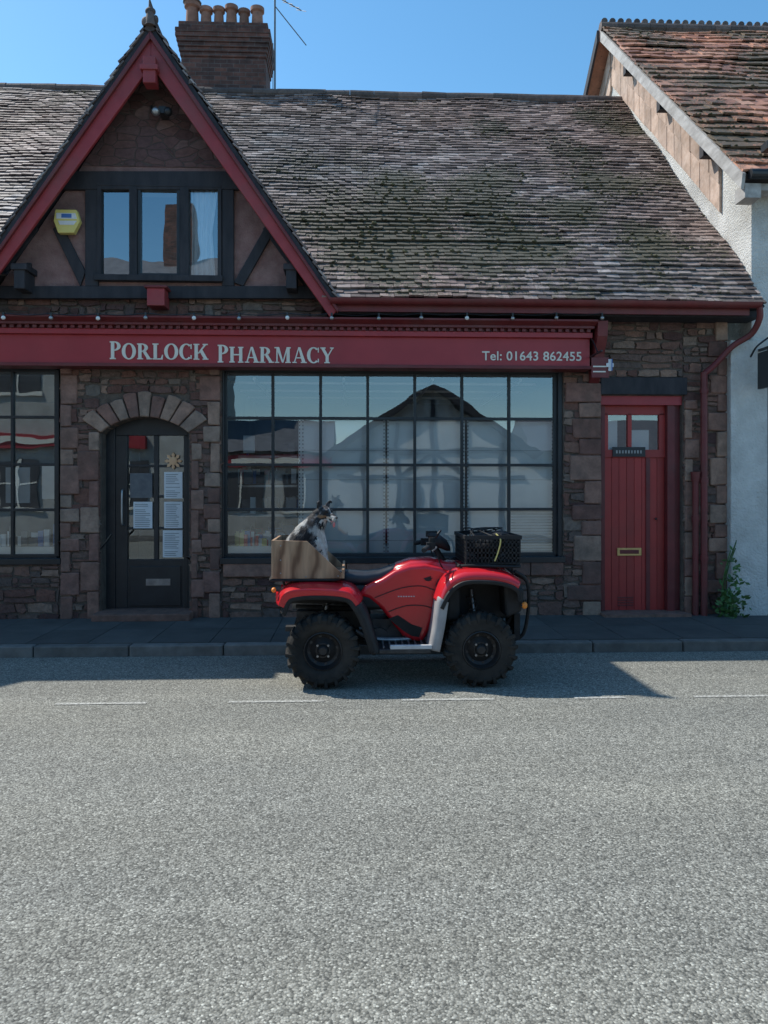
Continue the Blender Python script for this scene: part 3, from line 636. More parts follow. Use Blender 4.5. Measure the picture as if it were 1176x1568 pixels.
lb=MB(); lb.box(-11,-4.8,8.92,9.5,3.2,5.35,'rubble'); lb.box(-11,-5.25,8.92,9.5,0,3.2,'rubble'); lb.box(-11.1,-4.75,8.86,9.55,5.35,5.5,'quoin'); lb.prism([(-10.2,5.5),(-6.8,5.5),(-8.5,7.3)],8.95,9.3,'rubble'); lb.obj('unseen_shadow_bay',PH)  # unseen bay beyond the left edge, added and shaped for its road shadow
# chimney
ch=MB(); yc0=14.0
xa,xb=PX(272,yc0),PX(412,yc0); zt_=PZ(35,yc0,340)
ch.box(xa+.06,xb-.06,yc0,yc0+.8,7.6,zt_-.62,'brick'); 
for i in range(5): ch.box(xa+.06-.018*(i+1),xb-.06+.018*(i+1),yc0-.018*(i+1),yc0+.8+.018*(i+1),zt_-.62+i*.08+.001,zt_-.54+i*.08,'brick')
ch.box(xa-.03,xb+.03,yc0-.1,yc0+.9,zt_-.219,zt_-.14,'brick'); ch.box(xa+.02,xb-.02,yc0-.04,yc0+.84,zt_-.139,zt_,'brick')
ch.obj('chimney_stack',PH,bevel=.012)
cp=MB()
for px,h,rr in ((297,.44,.13),(318,.34,.11),(338,.32,.10),(357,.36,.11),(376,.30,.10),(396,.34,.115)):
    x=PX(px,yc0+.3); cp.lathe([(rr*.95,0),(rr*.82,h*.72),(rr*1.1,h*.8),(rr*1.1,h),(rr*.8,h),(rr*.7,0)],(x,yc0+.1+U(0,.1),zt_),'clay','z',16)
x=PX(297,yc0+.3); cp.ell((x,yc0+.15,zt_+.44),(.17,.17,.03),'lead'); cp.obj('chimney_pots',PH,smooth=40)
A=empty('television_aerial'); ta=MB(); xa_=PX(421,13.9); ta.cyl((xa_,13.9,8.2),(xa_,13.9,10.9),.016,'lead',n=8); ta.cyl((xa_-.25,13.7,10.5),(xa_+.45,14.2,10.42),.010,'lead',n=6)
for i in range(7):
    t_=i/6; x=xa_-.25+.7*t_; y=13.7+.5*t_; ta.cyl((x+.1,y-.15,10.37-.06*t_),(x-.1,y+.15,10.62-.1*t_),.005,'lead',n=5)
ta.cyl((xa_,13.9,10.3),(xa_+.55,14.1,9.72),.009,'lead',n=6); ta.cyl((xa_-.03,13.85,8.2),(xa_-.03,13.85,9.6),.008,'lead',n=6); ta.obj('mast',A)
sl_=empty('string_lights'); b=MB(); pts=[]
for i,px in enumerate((5,78,150,223,297,366,440,508,580,645,715,785,852,922)):
    x,z=P(px,488+(i%3)*.5,8.78); b.ell((x,8.78,z+.012),.024,'bulb' if i in(0,2,4,6,10) else 'metal'); b.cyl((x,8.78,z+.03),(x,8.78,z+.07),.013,'blk'); pts.append((x,8.79,z+.065))
for i in range(len(pts)-1):
    a,c_=Vector(pts[i]),Vector(pts[i+1]); m_=(a+c_)/2-Vector((0,0,.02)); b.tube([a,m_,c_],.005,'blk',5)
b.obj('bulbs_and_cable',sl_,smooth=50)
hs=empty('hanging_sign'); b=MB(); x=PX(915,8.7)
b.cyl((x,8.55,PZ(538,8.7)),(x,9.2,PZ(538,8.7)),.012,'blk',n=8); b.tube([(x,9.18,PZ(500,8.9)),(x,8.9,PZ(515,8.8)),(x,8.7,PZ(537,8.7))],.008,'blk',6)
b.box(x-.10,x+.10,8.60,8.62,PZ(576,8.6),PZ(545,8.6),'dred'); b.box(x-.085,x+.085,8.596,8.6,PZ(560,8.6),PZ(558,8.6),'cream'); b.box(x-.085,x+.06,8.596,8.6,PZ(568,8.6),PZ(566,8.6),'cream')
b.box(x+.09,x+.12,8.58,8.60,PZ(566,8.6),PZ(548,8.6),'paper'); b.box(x+.065,x+.145,8.577,8.597,PZ(560,8.6),PZ(554,8.6),'paper'); b.box(x+.115,x+.125,8.56,8.563,PZ(566,8.6),PZ(548,8.6),'blue')
b.obj('sign_board',hs)
# ================================================================ RIGHT HOUSE
NH=empty('white_rendered_house'); n_=MB(); nx=4.47
ey,ez,ry,rz=8.9,5.38,14.1,10.15
n_.prismx([(9.16,0),(9.16,5.45),(ry,rz-.22),(19.3,5.45),(19.3,0)],nx,12,'white'); n_.box(4.165,4.62,9.06,9.16,.1,3.42,'white'); n_.box(4.165,nx,9.16,9.6,.1,3.42,'white')
n_.obj('rendered_walls',NH,bevel=.01)
n2=MB(); s2=(rz-ez)/(ry-ey); L2=math.hypot(ry-ey,rz-ez); V2=Vector((0,ry-ey,rz-ez)).normalized(); N2=Vector((0,-V2.z,V2.y))
tiles(n2,(4.23,ey,ez),(1,0,0),V2,N2,7.5,L2,.21,.235,.028,'otile',None,2.4,.05,lambda c:max(0,min(1,.2+.9*noise.noise(c*.9))))
x=4.22
while x<11:
    n2.cyl((x,ry,rz+.03),(x+.3,ry,rz+.03),.10,'ridge',n=12)
    for k in range(2): n2.cyl((x+.08+.15*k,ry-.02,rz+.15),(x+.08+.15*k,ry+.03,rz+.15),.058,'ridge',n=10)
    x+=.305
n2.obj('roof_tiles',NH)
n3=MB()
n3.prismx([(ey+.02,ez-.03),(ry,rz-.03),(ry,rz-.14),(ey+.1,ez-.13)],4.26,11.8,'timber'); n3.prismx([(ry,rz-.03),(19.6,ez-.2),(19.6,ez-.32),(ry,rz-.14)],4.2,11.8,'otile')
n3.prismx([(ey-.02,ez-.03),(ry,rz-.02),(ry,rz-.22),(ey+.02,ez-.20)],4.215,4.255,'wood_w'); n3.prismx([(ry,rz-.02),(19.6,ez-.2),(19.6,ez-.42),(ry,rz-.24)],4.16,4.2,'timber')
for i in (1,3,5):
    t_=(i+.6)/7.2; y=ey+(ry-ey)*t_; z=ez+(rz-ez)*t_-.28; n3.box(4.262,4.46,y-.06,y+.06,z-.12,z+.05,'timber')
n3.box(nx,11,ey+.05,9.16,ez-.2,ez-.12,'wood_w'); n3.cyl((4.3,ey-.03,ez-.04),(11,ey-.03,ez-.04),.06,'blk')
n3.box(4.265,4.46,ey+.02,9.16,ez-.3,ez-.13,'wood_w')
n3.obj('verge_and_eaves',NH)
n4=MB(); 
y=9.9; zt2=lambda y: 5.38+(y-8.9)*s2 if y<ry else rz-(y-ry)*.9
while y<18:
    wd_=U(.24,.34); ye=min(y+wd_-.012,ry) if y<ry else y+wd_-.012
    for k,(a,b) in enumerate(((.26,.66),(.665,1.05))):
        o1_=U(-.012,.012); n4.prismx([(y,zt2(y)-b+o1_),(ye,zt2(ye)-b+o1_),(ye,zt2(ye)-a),(y,zt2(y)-a)],nx-.035-.012*(1-k)-U(0,.006),nx-.004,'htile')
    y+=wd_
n4.obj('hung_tiles',NH,bevel=.004)
n5=MB(); 
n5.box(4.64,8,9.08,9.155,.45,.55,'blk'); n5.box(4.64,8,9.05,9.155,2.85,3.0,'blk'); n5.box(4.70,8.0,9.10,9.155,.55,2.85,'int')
for x in (4.64,5.3,6.0,6.7): n5.box(x,x+.06,9.06,9.155,.5,2.9,'blk')
n5.box(4.7,8,9.07,9.1,2.0,2.05,'blk'); n5.box(4.64,8,9.0,9.15,3.0,3.35,'blk'); n5.box(4.75,4.85,9.08,9.1,1.1,1.5,'paper')
n5.box(4.5,4.53,8.6,9.1,3.28,3.31,'blk'); n5.box(4.46,4.50,8.62,9.0,2.82,3.25,'blk')
n5.tube([(4.35,8.95,3.2),(4.35,8.8,3.3),(4.5,8.75,3.42)],.012,'blk',6)
x,z=P(1172,225,8.8); n5.box(x,x+.3,8.75,8.9,z-.03,z+.06,'blk')
n5.obj('shopfront_trim',NH)
# ================================================================ OPPOSITE HOUSES (seen in the window reflections)
OH=empty('timber_framed_house'); o1=MB(); gx=2.2
o1.box(-4.9,45,-9,-6,0,2.9,'fwhite'); o1.prism([(gx-3,2.9),(gx+3,2.9),(gx,4.75)],-9,-6.02,'fwhite')
o1.prismx([(-5.7,2.8),(-8.2,4.0),(-11,2.8)],-4.9,gx-3.2,'lead'); o1.prismx([(-5.7,2.8),(-8.2,4.0),(-11,2.8)],gx+3.2,45,'lead')
for sg in (-1,1): o1.prism([(gx+sg*3.3,2.6),(gx,4.75),(gx,4.95),(gx+sg*3.5,2.75)],-9,-5.7,'timber')
for k in range(-2,3): x=gx+k*1.1; o1.box(x-.07,x+.07,-6.0,-5.95,.1,2.9+max(0,1.5-abs(k*1.1)*.62),'timber')
o1.box(gx-3,gx+3,-6,-5.94,2.75,2.9,'timber'); o1.box(gx-3,gx+3,-6,-5.94,1.9,2.0,'timber')
o1.prism([(gx-1.1,2.05),(gx-.95,2.05),(gx,2.75),(gx-.15,2.75)],-6,-5.96,'timber'); o1.prism([(gx+1.1,2.05),(gx+.95,2.05),(gx,2.75),(gx+.15,2.75)],-6,-5.955,'timber')
o1.box(-4.8,-1,-6,-5.8,2.3,2.7,'red'); o1.box(-4.2,-2,-6,-5.78,2.4,2.58,'cream')
for x in (-4.6,-2.6,7.5,10.5): o1.box(x,x+1.4,-6,-5.96,.9,2.1,'int'); o1.box(x-.05,x+1.45,-6,-5.93,.85,.92,'cream'); o1.box(x+.67,x+.73,-6,-5.94,.9,2.1,'cream')
for k in (-.95,.35): x=gx+k; o1.box(x,x+.6,-6,-5.95,1.0,1.8,'int')
o1.obj('house_shell',OH)
O2=empty('terraced_house'); o2=MB()
o2.box(-30,-5.0,-12,-6.1,0,7.6,'fwhite'); o2.prismx([(-5.9,7.5),(-9,9.6),(-12.2,7.5)],-30.2,-4.95,'lead'); o2.box(-6.9,-5.9,-9.5,-8.6,8.5,11.4,'brick')
for x in (-27,-23,-19,-15,-11.5,-8.2):
    for z in (1.0,4.6): o2.box(x,x+1.3,-6.1,-6.06,z,z+1.5,'int'); o2.box(x-.08,x+1.38,-6.1,-6.02,z-.1,z,'cream'); o2.box(x+.62,x+.68,-6.1,-6.04,z,z+1.5,'cream'); o2.box(x,x+1.3,-6.1,-6.045,z+.72,z+.77,'cream')
o2.box(-16,-7,-6.1,-5.9,2.9,3.3,'red'); o2.box(-14,-9,-6.1,-5.88,3.0,3.18,'cream'); o2.obj('house_shell',O2)
# ================================================================ PLANT
pl=empty('climbing_plant'); m=MB(); bx=PX(1114,9.0)
for k in range(4):
    m.tube([(bx+U(-.08,.08),9.02,.1),(bx+U(-.1,.1),8.99,.5),(bx+U(-.05,.12),8.98,U(.8,1.05))],.006,'leaf',5)
for i in range(230):
    z=.12+abs(random.gauss(0,.34)) if i<160 else U(.1,.35); 
    if z>.95: continue
    sp=.13*(1.15-z*.6); c_=Vector((bx+random.gauss(.02,sp*.6),9.0-abs(random.gauss(0,.06)),z)); a=U(0,6.28); l=U(.025,.055)
    d1=Vector((math.cos(a),-.5,math.sin(a)*.8)).normalized()*l; d2=Vector((-math.sin(a),U(-.4,.4),math.cos(a)*.8)).normalized()*l*.45
    m.add([c_-d1,c_+d2,c_+d1,c_-d2],[(0,1,2,3)],'leaf')
m.obj('leaves',pl,recalc=False)
# ================================================================ QUAD BIKE
QO=(.03,6.85,0); QB=empty('quad_bike',QO)
def wheel(name,x,y,r,hw_,side):
    m=MB()
    pr=[(.150,-.085),(.165,-.105),(.20,-hw_),(.255,-hw_-.004),(r-.035,-hw_+.012),(r-.018,-hw_+.04),(r-.012,0),(r-.018,hw_-.04),(r-.035,hw_-.012),(.255,hw_+.004),(.20,hw_),(.165,.105),(.150,.085)]
    m.lathe(pr,(x,y,r),'tyre','y',48)
    nl=20
    for i in range(nl):
        for sd in (-1,1):
            a=2*math.pi*(i+(.5 if sd>0 else 0))/nl
            M=Matrix.Translation((x,y,r))@Matrix.Rotation(-a,4,'Y'); m.M=M
            m.add([(r-.03,sd*.01,-.018),(r-.03,sd*.01,.012),(r-.03,sd*(hw_+.002),.012+.03),(r-.03,sd*(hw_+.002),-.018+.03),
                   (r,sd*.01,-.014),(r,sd*.01,.008),(r-.004,sd*(hw_-.008),.008+.03),(r-.004,sd*(hw_-.008),-.014+.03)],
                  [(0,3,2,1),(4,5,6,7),(0,1,5,4),(1,2,6,5),(2,3,7,6),(3,0,4,7)],'tyre')
            m.add([(r-.085,sd*(hw_-.002),.016),(r-.085,sd*(hw_-.002),.036),(r-.01,sd*(hw_-.01),.044),(r-.01,sd*(hw_-.01),.010),
                   (r-.08,sd*(hw_+.012),.018),(r-.08,sd*(hw_+.012),.034),(r-.012,sd*(hw_+.008),.042),(r-.012,sd*(hw_+.008),.012)],
                  [(0,3,2,1),(4,5,6,7),(0,1,5,4),(1,2,6,5),(2,3,7,6),(3,0,4,7)],'tyre')
    m.M=Matrix()
    o=side
    m.lathe([(.152,.09*o),(.158,.104*o),(.150,.108*o),(.142,.085*o),(.130,.05*o),(.105,.035*o),(.085,.045*o),(.06,.065*o),(.05,.065*o),(.045,.085*o),(.030,.10*o),(.0,.10*o)],(x,y,r),'rim','y',40)
    m.lathe([(.150,-.09*o),(.13,-.02*o),(.0,-.02*o)],(x,y,r),'rim','y',24)
    for k in range(4):
        a=math.pi/4+k*math.pi/2; c=(x+.062*math.cos(a),y+.065*o,r+.062*math.sin(a)); m.cyl(c,(c[0],c[1]+.022*o,c[2]),.010,'steel',n=6)
    for k in range(8):
        a=k*math.pi/4+.2; c=(x+.118*math.cos(a),y+.030*o,r+.118*math.sin(a)); m.cyl(c,(c[0],c[1]+.016*o,c[2]),.013,'eng',n=8)
    m.obj(name,QB,smooth=32)
r_=.308
wheel('rear_wheel_near',-.652,-.45,r_,.125,-1); wheel('rear_wheel_far',-.652,.45,r_,.125,1)
wheel('front_wheel_near',.652,-.46,r_,.105,-1); wheel('front_wheel_far',.652,.46,r_,.105,1)
def fender(mb,path,sect,cols,sg,k=6):
    path=[Vector((a,0,b)) for a,b in path]; pts=crom(path,k); n=len(pts); m=len(sect); V_=[]
    for i,p in enumerate(pts):
        d=(pts[min(i+1,n-1)]-pts[max(i-1,0)]).normalized(); nn=Vector((-d.z,0,d.x))
        for (y,dn) in sect: V_.append((p.x+nn.x*dn,sg*y,p.z+nn.z*dn))
    for i in range(n-1):
        for j in range(m-1):
            vs=[V_[i*m+j],V_[i*m+j+1],V_[(i+1)*m+j+1],V_[(i+1)*m+j]]
            mb.add(vs,[(0,1,2,3) if sg<0 else (3,2,1,0)],cols,.5)
def finish(mb,name,solid,smooth=50):
    o=mb.obj(name,QB,recalc=False); me=o.data; bm=bmesh.new(); bm.from_mesh(me); bmesh.ops.remove_doubles(bm,verts=bm.verts,dist=.0005); bmesh.ops.recalc_face_normals(bm,faces=bm.faces); bm.to_mesh(me); bm.free()
    me.polygons.foreach_set('use_smooth',[True]*len(me.polygons)); me.set_sharp_from_angle(angle=math.radians(smooth))
    md=o.modifiers.new('s','SOLIDIFY'); md.thickness=solid; md.offset=0; return o
ff=[(.225,.31),(.265,.50),(.295,.70),(.37,.86),(.50,.935),(.70,.945),(.88,.915),(.99,.86)]
rfp=[(-1.03,.69),(-.985,.785),(-.87,.83),(-.64,.832),(-.43,.80),(-.34,.70)]
rleg=[(-.34,.70),(-.285,.60),(-.235,.44),(-.185,.29)]
for sg,nm in ((-1,'near'),(1,'far')):
    m=MB(); fender(m,ff[2:],[(.15,.015),(.25,.02),(.38,.015),(.47,0),(.515,-.02),(.53,-.065)],'vred',sg); finish(m,'front_fender_'+nm,.012)
    m=MB(); fender(m,[(.30,.66),(.375,.80),(.50,.885),(.70,.895),(.88,.865),(.985,.80),(1.0,.70)],[(.44,0),(.52,-.01),(.54,-.02),(.545,-.045)],'vblk',sg); finish(m,'front_flare_'+nm,.012)
    m=MB(); fender(m,ff[:3]+[(.31,.74)],[(.20,.0),(.36,.0),(.50,.0),(.53,-.02),(.54,-.085)],'vgrey',sg); finish(m,'front_mudguard_'+nm,.012)
    m=MB(); fender(m,rfp,[(.10,.02),(.25,.02),(.40,.015),(.49,0),(.54,-.02),(.555,-.075)],'vred',sg); finish(m,'rear_fender_'+nm,.012)
    m=MB(); fender(m,[(-1.0,.62),(-.95,.735),(-.85,.775),(-.64,.78),(-.45,.755),(-.37,.68),(-.30,.55),(-.22,.30)],[(.44,0),(.535,-.01),(.555,-.02),(.56,-.05)],'vblk',sg); finish(m,'rear_flare_'+nm,.014)
    m=MB(); fender(m,rleg,[(.15,0),(.35,0),(.52,0),(.545,-.02),(.555,-.06)],'vblk',sg); finish(m,'rear_mudguard_'+nm,.012)
m=MB()
side=[(-.36,.72),(-.30,.80),(-.16,.86),(-.05,.93),(.08,.975),(.22,.985),(.36,.955),(.46,.90),(.40,.80),(.335,.70),(.30,.56),(.255,.42),(.20,.315),(.10,.325),(.02,.37),(-.06,.47),(-.16,.60),(-.27,.69)]
for sg in (-1,1):
    y0,y1=(-.245,-.06) if sg<0 else (.06,.245); m.prism(side,y0,y1,'vred')
o=m.obj('side_panels',QB,bevel=.035,bseg=4,smooth=60)
m=MB(); m.loft([(-.12,0,.86,.10,.05,2.5),(-.02,0,.90,.15,.08,2.6),(.10,0,.93,.18,.09,2.6),(.28,0,.945,.18,.085,2.6),(.42,0,.92,.20,.08,2.6),(.55,0,.93,.2,.06,2.6),(.75,0,.93,.2,.045,2.6),(.93,0,.88,.18,.06,2.6),(1.0,0,.82,.14,.06,2.6)],'vred',24)
m.obj('tank_and_cowl',QB,smooth=60)
m=MB()
for i in range(4):
    m.prism([(.30+i*.022,.80+i*.006),(.312+i*.022,.80+i*.006),(.342+i*.022,.86+i*.004),(.33+i*.022,.86+i*.004)],-.252,-.243,'vblk')
m.prism([(.20,.865),(.27,.885),(.262,.87),(.285,.868),(.262,.855),(.275,.85),(.245,.84),(.22,.845)],-.2505,-.244,'vblk')
for i in range(7): m.box(-.02+i*.022,-.006+i*.022,-.248,-.244,.705,.715,'vsil')
m.prism([(-.10,.52),(.02,.42),(.10,.37),(.165,.36),(.19,.44),(.10,.47),(-.02,.55)],-.2515,-.243,'vblk')
m.tube([(-.22,-.25,.70),(0,-.252,.78),(.18,-.252,.80),(.30,-.25,.76)],.004,'vblk',6)
m.tube([(-.1,-.25,.58),(.05,-.252,.63),(.2,-.252,.63),(.29,-.25,.60)],.004,'vblk',6)
m.obj('vents_and_decals',QB,bevel=.002)
m=MB(); m.loft([(-.60,0,.85,.10,.03,3),(-.57,0,.855,.15,.055,3),(-.45,0,.85,.165,.065,3),(-.30,0,.845,.165,.062,3),(-.18,0,.855,.155,.065,3),(-.08,0,.885,.13,.07,3),(0.02,0,.93,.10,.06,3),(.06,0,.95,.06,.04,3)],'seat',28); m.obj('seat',QB,smooth=60)
m=MB(); m.box(-.95,-.15,-.2,.2,.70,.80,'vblk'); m.box(-.40,-.16,-.235,.235,.60,.72,'vblk'); m.obj('seat_base',QB,bevel=.03,bseg=3)
m=MB()
for sg in (-1,1):
    a,b=sorted((sg*.20,sg*.53)); m.box(-.20,.235,a,b,.285,.315,'vblk')
    for i in range(7): m.box(-.16+i*.055,-.145+i*.055,a+.03,b-.02,.314,.335,'steel')
    a,b=sorted((sg*.505,sg*.54)); m.box(-.10,.245,a,b,.316,.350,'vsil'); m.box(-.19,.235,a,b-.004,.28,.316,'eng')
m.obj('footwells',QB,bevel=.006)
m=MB()
m.box(-.25,.22,-.15,.15,.22,.50,'eng'); m.cyl((.0,-.17,.36),(.0,.17,.36),.12,'eng',n=20); m.cyl((-.18,-.19,.34),(-.18,-.1,.34),.09,'eng',n=18)
for i in range(7): m.box(-.02,.18,-.12,.12,.50+i*.022,.51+i*.022,'eng')
m.tube([(.18,-.05,.6),(.28,-.12,.5),(.2,-.2,.36),(-.2,-.22,.34),(-.45,-.2,.45)],.022,'steel',10); m.cyl((-.45,.2,.55),(-.95,.2,.60),.07,'steel',n=16)
m.box(-.9,-.3,-.08,.08,.42,.56,'eng'); m.cyl((-.652,-.35,r_),(-.652,.35,r_),.028,'eng'); m.cyl((.652,-.36,r_),(.652,.36,r_),.022,'eng'); m.ell((-.652,0,r_),(.12,.10,.11),'eng'); m.ell((.652,0,r_),(.1,.09,.1),'eng')
for sg in (-1,1):
    m.tube([(-.9,sg*.16,.62),(-.3,sg*.16,.60),(.3,sg*.15,.62),(.85,sg*.14,.66),(1.0,sg*.14,.6)],.017,'vblk'); m.tube([(-.4,sg*.14,.30),(.4,sg*.14,.24),(.85,sg*.13,.34),(1.0,sg*.14,.55)],.017,'vblk')
    m.tube([(.55,sg*.14,.30),(.65,sg*.37,.28)],.014,'vblk'); m.tube([(.78,sg*.14,.33),(.66,sg*.37,.28)],.014,'vblk'); m.tube([(.58,sg*.14,.46),(.65,sg*.36,.40)],.012,'vblk'); m.tube([(.76,sg*.14,.46),(.66,sg*.36,.40)],.012,'vblk')
    m.cyl((.66,sg*.33,.34),(.62,sg*.20,.76),.014,'steel'); 
    n=7
    hel=[Vector((.655-.04*t,sg*(.32-.12*t),.38+.34*t))+Vector((math.cos(t*n*6.28)*.035,0,0))+Vector((0,1,.35)).normalized()*math.sin(t*n*6.28)*.035 for t in [i/70 for i in range(71)]]
    m.tube(hel,.006,'eng',5,smooth=False)
    m.tube([(-.28,sg*.16,.34),(-.63,sg*.30,.30)],.02,'vblk'); m.cyl((-.66,sg*.28,.32),(-.62,sg*.2,.74),.014,'steel')
    hel=[Vector((-.655+.03*t,sg*(.275-.07*t),.38+.32*t))+Vector((math.cos(t*n*6.28)*.035,math.sin(t*n*6.28)*.033,0)) for t in [i/70 for i in range(71)]]
    m.tube(hel,.006,'eng',5,smooth=False)
m.box(-1.0,-.85,-.05,.05,.38,.42,'eng'); m.obj('engine_and_chassis',QB,smooth=35)
m=MB(); m.box(.42,.98,-.17,.17,.50,.84,'vblk'); m.box(-.98,-.45,-.30,.30,.66,.76,'vblk'); m.box(.38,.50,-.40,.40,.52,.80,'vblk')
for sg in (-1,1): m.prism([(.88,.55),(1.02,.60),(1.04,.78),(.98,.84),(.86,.84)],sg*.30-.13,sg*.30+.13,'vblk')
m.obj('inner_bodywork',QB,bevel=.03,bseg=3)
m=MB()
for sg in (-1,1):
    m.ell((1.0,sg*.30,.75),(.05,.09,.055),'vsil'); m.ell((1.03,sg*.46,.66),(.025,.022,.03),'orange'); m.ell((-1.06,sg*.46,.80),(.02,.03,.022),'orange')
    m.cyl((-1.04,sg*.25,.72),(-1.06,sg*.25,.72),.04,'vred')
m.tube([(1.0,-.46,.66),(1.03,-.46,.66)],.012,'vblk'); m.obj('lamps',QB,smooth=50)
m=MB(); zr=.985
m.tube([(.48,-.33,zr-.01),(.60,-.37,zr),(.95,-.37,zr-.01),(1.02,-.32,zr-.01),(1.03,0,zr-.01),(1.02,.32,zr-.01),(.95,.37,zr-.01),(.60,.37,zr),(.48,.33,zr-.01)],.012,'vblk')
for y in (-.24,-.12,0,.12,.24): m.tube([(.48,y,zr-.005),(1.03,y,zr-.015)],.008,'vblk')
for x in (.5,.75,1.0): m.tube([(x,-.36,zr),(x,.36,zr)],.009,'vblk')
for sg in (-1,1): m.tube([(.95,sg*.3,zr),(.97,sg*.28,.85),(.9,sg*.2,.7)],.011,'vblk'); m.tube([(.55,sg*.3,zr),(.56,sg*.28,.85)],.011,'vblk')
zr=.872
m.tube([(-.52,-.33,zr),(-.6,-.38,zr),(-1.02,-.38,zr),(-1.10,-.32,zr),(-1.10,.32,zr),(-1.02,.38,zr),(-.6,.38,zr),(-.52,.33,zr)],.012,'vblk')
for y in (-.24,-.12,0,.12,.24): m.tube([(-.52,y,zr),(-1.09,y,zr)],.008,'vblk')
for sg in (-1,1): m.tube([(-1.0,sg*.3,zr),(-.97,sg*.28,.75)],.011,'vblk')
for sg in (-1,1): m.tube([(.95,sg*.13,.30),(1.08,sg*.17,.36),(1.12,sg*.22,.62),(1.09,sg*.28,.84),(.98,sg*.30,.93)],.016,'vblk')
m.tube([(1.12,-.22,.62),(1.13,0,.62),(1.12,.22,.62)],.014,'vblk'); m.tube([(1.09,-.28,.84),(1.11,0,.84),(1.09,.28,.84)],.014,'vblk'); m.box(1.0,1.05,-.2,.2,.32,.55,'vblk')
m.obj('racks_and_bumper',QB,smooth=40)
m=MB()
m.cyl((.46,0,.90),(.33,0,1.10),.028,'vblk')
for sg in (-1,1):
    m.tube([(.33,0,1.10),(.33,sg*.08,1.12),(.27,sg*.24,1.145),(.19,sg*.40,1.125)],.012,'vblk'); m.tube([(.235,sg*.31,1.138),(.185,sg*.425,1.12)],.021,'vblk')
    m.box(.225,.30,sg*.27-.03,sg*.27+.03,1.11,1.175,'vblk')
    m.tube([(.28,sg*.26,1.15),(.305,sg*.32,1.135),(.26,sg*.42,1.115)],.007,'steel',6)
    m.tube([(.30,sg*.24,1.15),(.34,sg*.27,1.0),(.40,sg*.1,.92)],.006,'vblk',5)
m.loft([(.27,0,1.15,.05,.03,3),(.30,0,1.165,.09,.05,3),(.37,0,1.165,.10,.06,3),(.43,0,1.13,.08,.05,3),(.46,0,1.10,.04,.02,3)],'vblk',16)
m.ell((.31,.0,1.215),(.055,.07,.028),'vblk'); m.cyl((.27,-.26,1.17),(.27,-.26,1.215),.024,'vblk'); m.tube([(.32,-.1,1.2),(.36,-.15,1.27),(.33,-.18,1.24)],.009,'vblk',6)
m.box(.26,.36,.10,.17,1.20,1.25,'vblk')
m.obj('handlebars',QB,smooth=40,bevel=.003)
# ---------------- crate
WC=empty('wooden_crate',QO); m=MB()
sp=[(-1.065,.885),(-1.065,1.205),(-.79,1.197),(-.50,.925),(-.50,.885)]
for y in (-.39,.368): m.prism(sp,y,y+.022,'wood')
m.box(-1.087,-1.066,-.392,.392,.885,1.205,'wood'); m.box(-.499,-.478,-.392,.392,.885,.96,'wood'); m.box(-1.064,-.501,-.366,.366,.886,.90,'wood')
m.box(-1.03,-.99,-.366,-.33,.9,1.19,'wood'); m.box(-1.03,-.99,.33,.366,.9,1.19,'wood')
for (x,z) in ((-1.01,1.16),(-1.01,1.04),(-1.01,.93),(-.53,.905),(-.8,.90)): m.cyl((x,-.390,z),(x,-.394,z),.007,'steel',n=8)
m.obj('crate_boards',WC,bevel=.003)
# ---------------- basket
BK=empty('plastic_storage_basket',QO); m=MB(); bx0,bx1,by0,by1,bz0,bz1=.56,1.02,-.33,.33,1.0,1.225
def wall(fx,w_,n):
    for i in range(n+1):
        t=i/n; fx(t-.006/w_,t+.006/w_,bz0,bz1)
    for i in range(6):
        z=bz0+(bz1-bz0)*i/5; fx(0,1,z-.007,z+.007)
def lp(a,b,t): return a+(b-a)*t
for yy in (by0,by1):
    wall(lambda t0,t1,z0,z1: m.box(lp(bx0,bx1,t0),lp(bx0,bx1,t1),yy-.005,yy+.005,z0,z1,'vblk'),bx1-bx0,14)
for xx in (bx0,bx1):
    wall(lambda t0,t1,z0,z1: m.box(xx-.005,xx+.005,lp(by0,by1,t0),lp(by0,by1,t1),z0,z1,'vblk'),by1-by0,18)
m.box(bx0,bx1,by0,by1,bz0-.01,bz0,'vblk'); m.box(bx0-.014,bx1+.014,by0-.014,by0+.006,bz1-.02,bz1+.012,'vblk'); m.box(bx0-.014,bx1+.014,by1-.006,by1+.014,bz1-.02,bz1+.012,'vblk'); m.box(bx0-.014,bx0+.006,by0,by1,bz1-.019,bz1+.011,'vblk'); m.box(bx1-.006,bx1+.014,by0,by1,bz1-.019,bz1+.011,'vblk')
m.obj('basket_lattice',BK)
m=MB()
for i in range(16): m.ell((U(bx0+.08,bx1-.08),U(by0+.08,by1-.08),U(1.10,1.24)),(U(.05,.12),U(.05,.12),U(.025,.05)),'vblk' if R()<.8 else 'eng')
m.ell((.78,-.05,1.14),(.19,.27,.11),'vblk')
for k in range(5):
    m.tube([(U(.56,1.0),by0,1.235),(U(.62,.95),-.15,1.285),(U(.6,.98),.1,1.28),(U(.58,1.0),by1,1.235)],.006,'vblk',5)
m.tube([(.80,-.345,1.02),(.83,-.345,1.10),(.85,-.345,1.2),(.82,-.30,1.25)],.006,'yellow',5)
m.obj('tarpaulin_and_cords',BK,smooth=60)
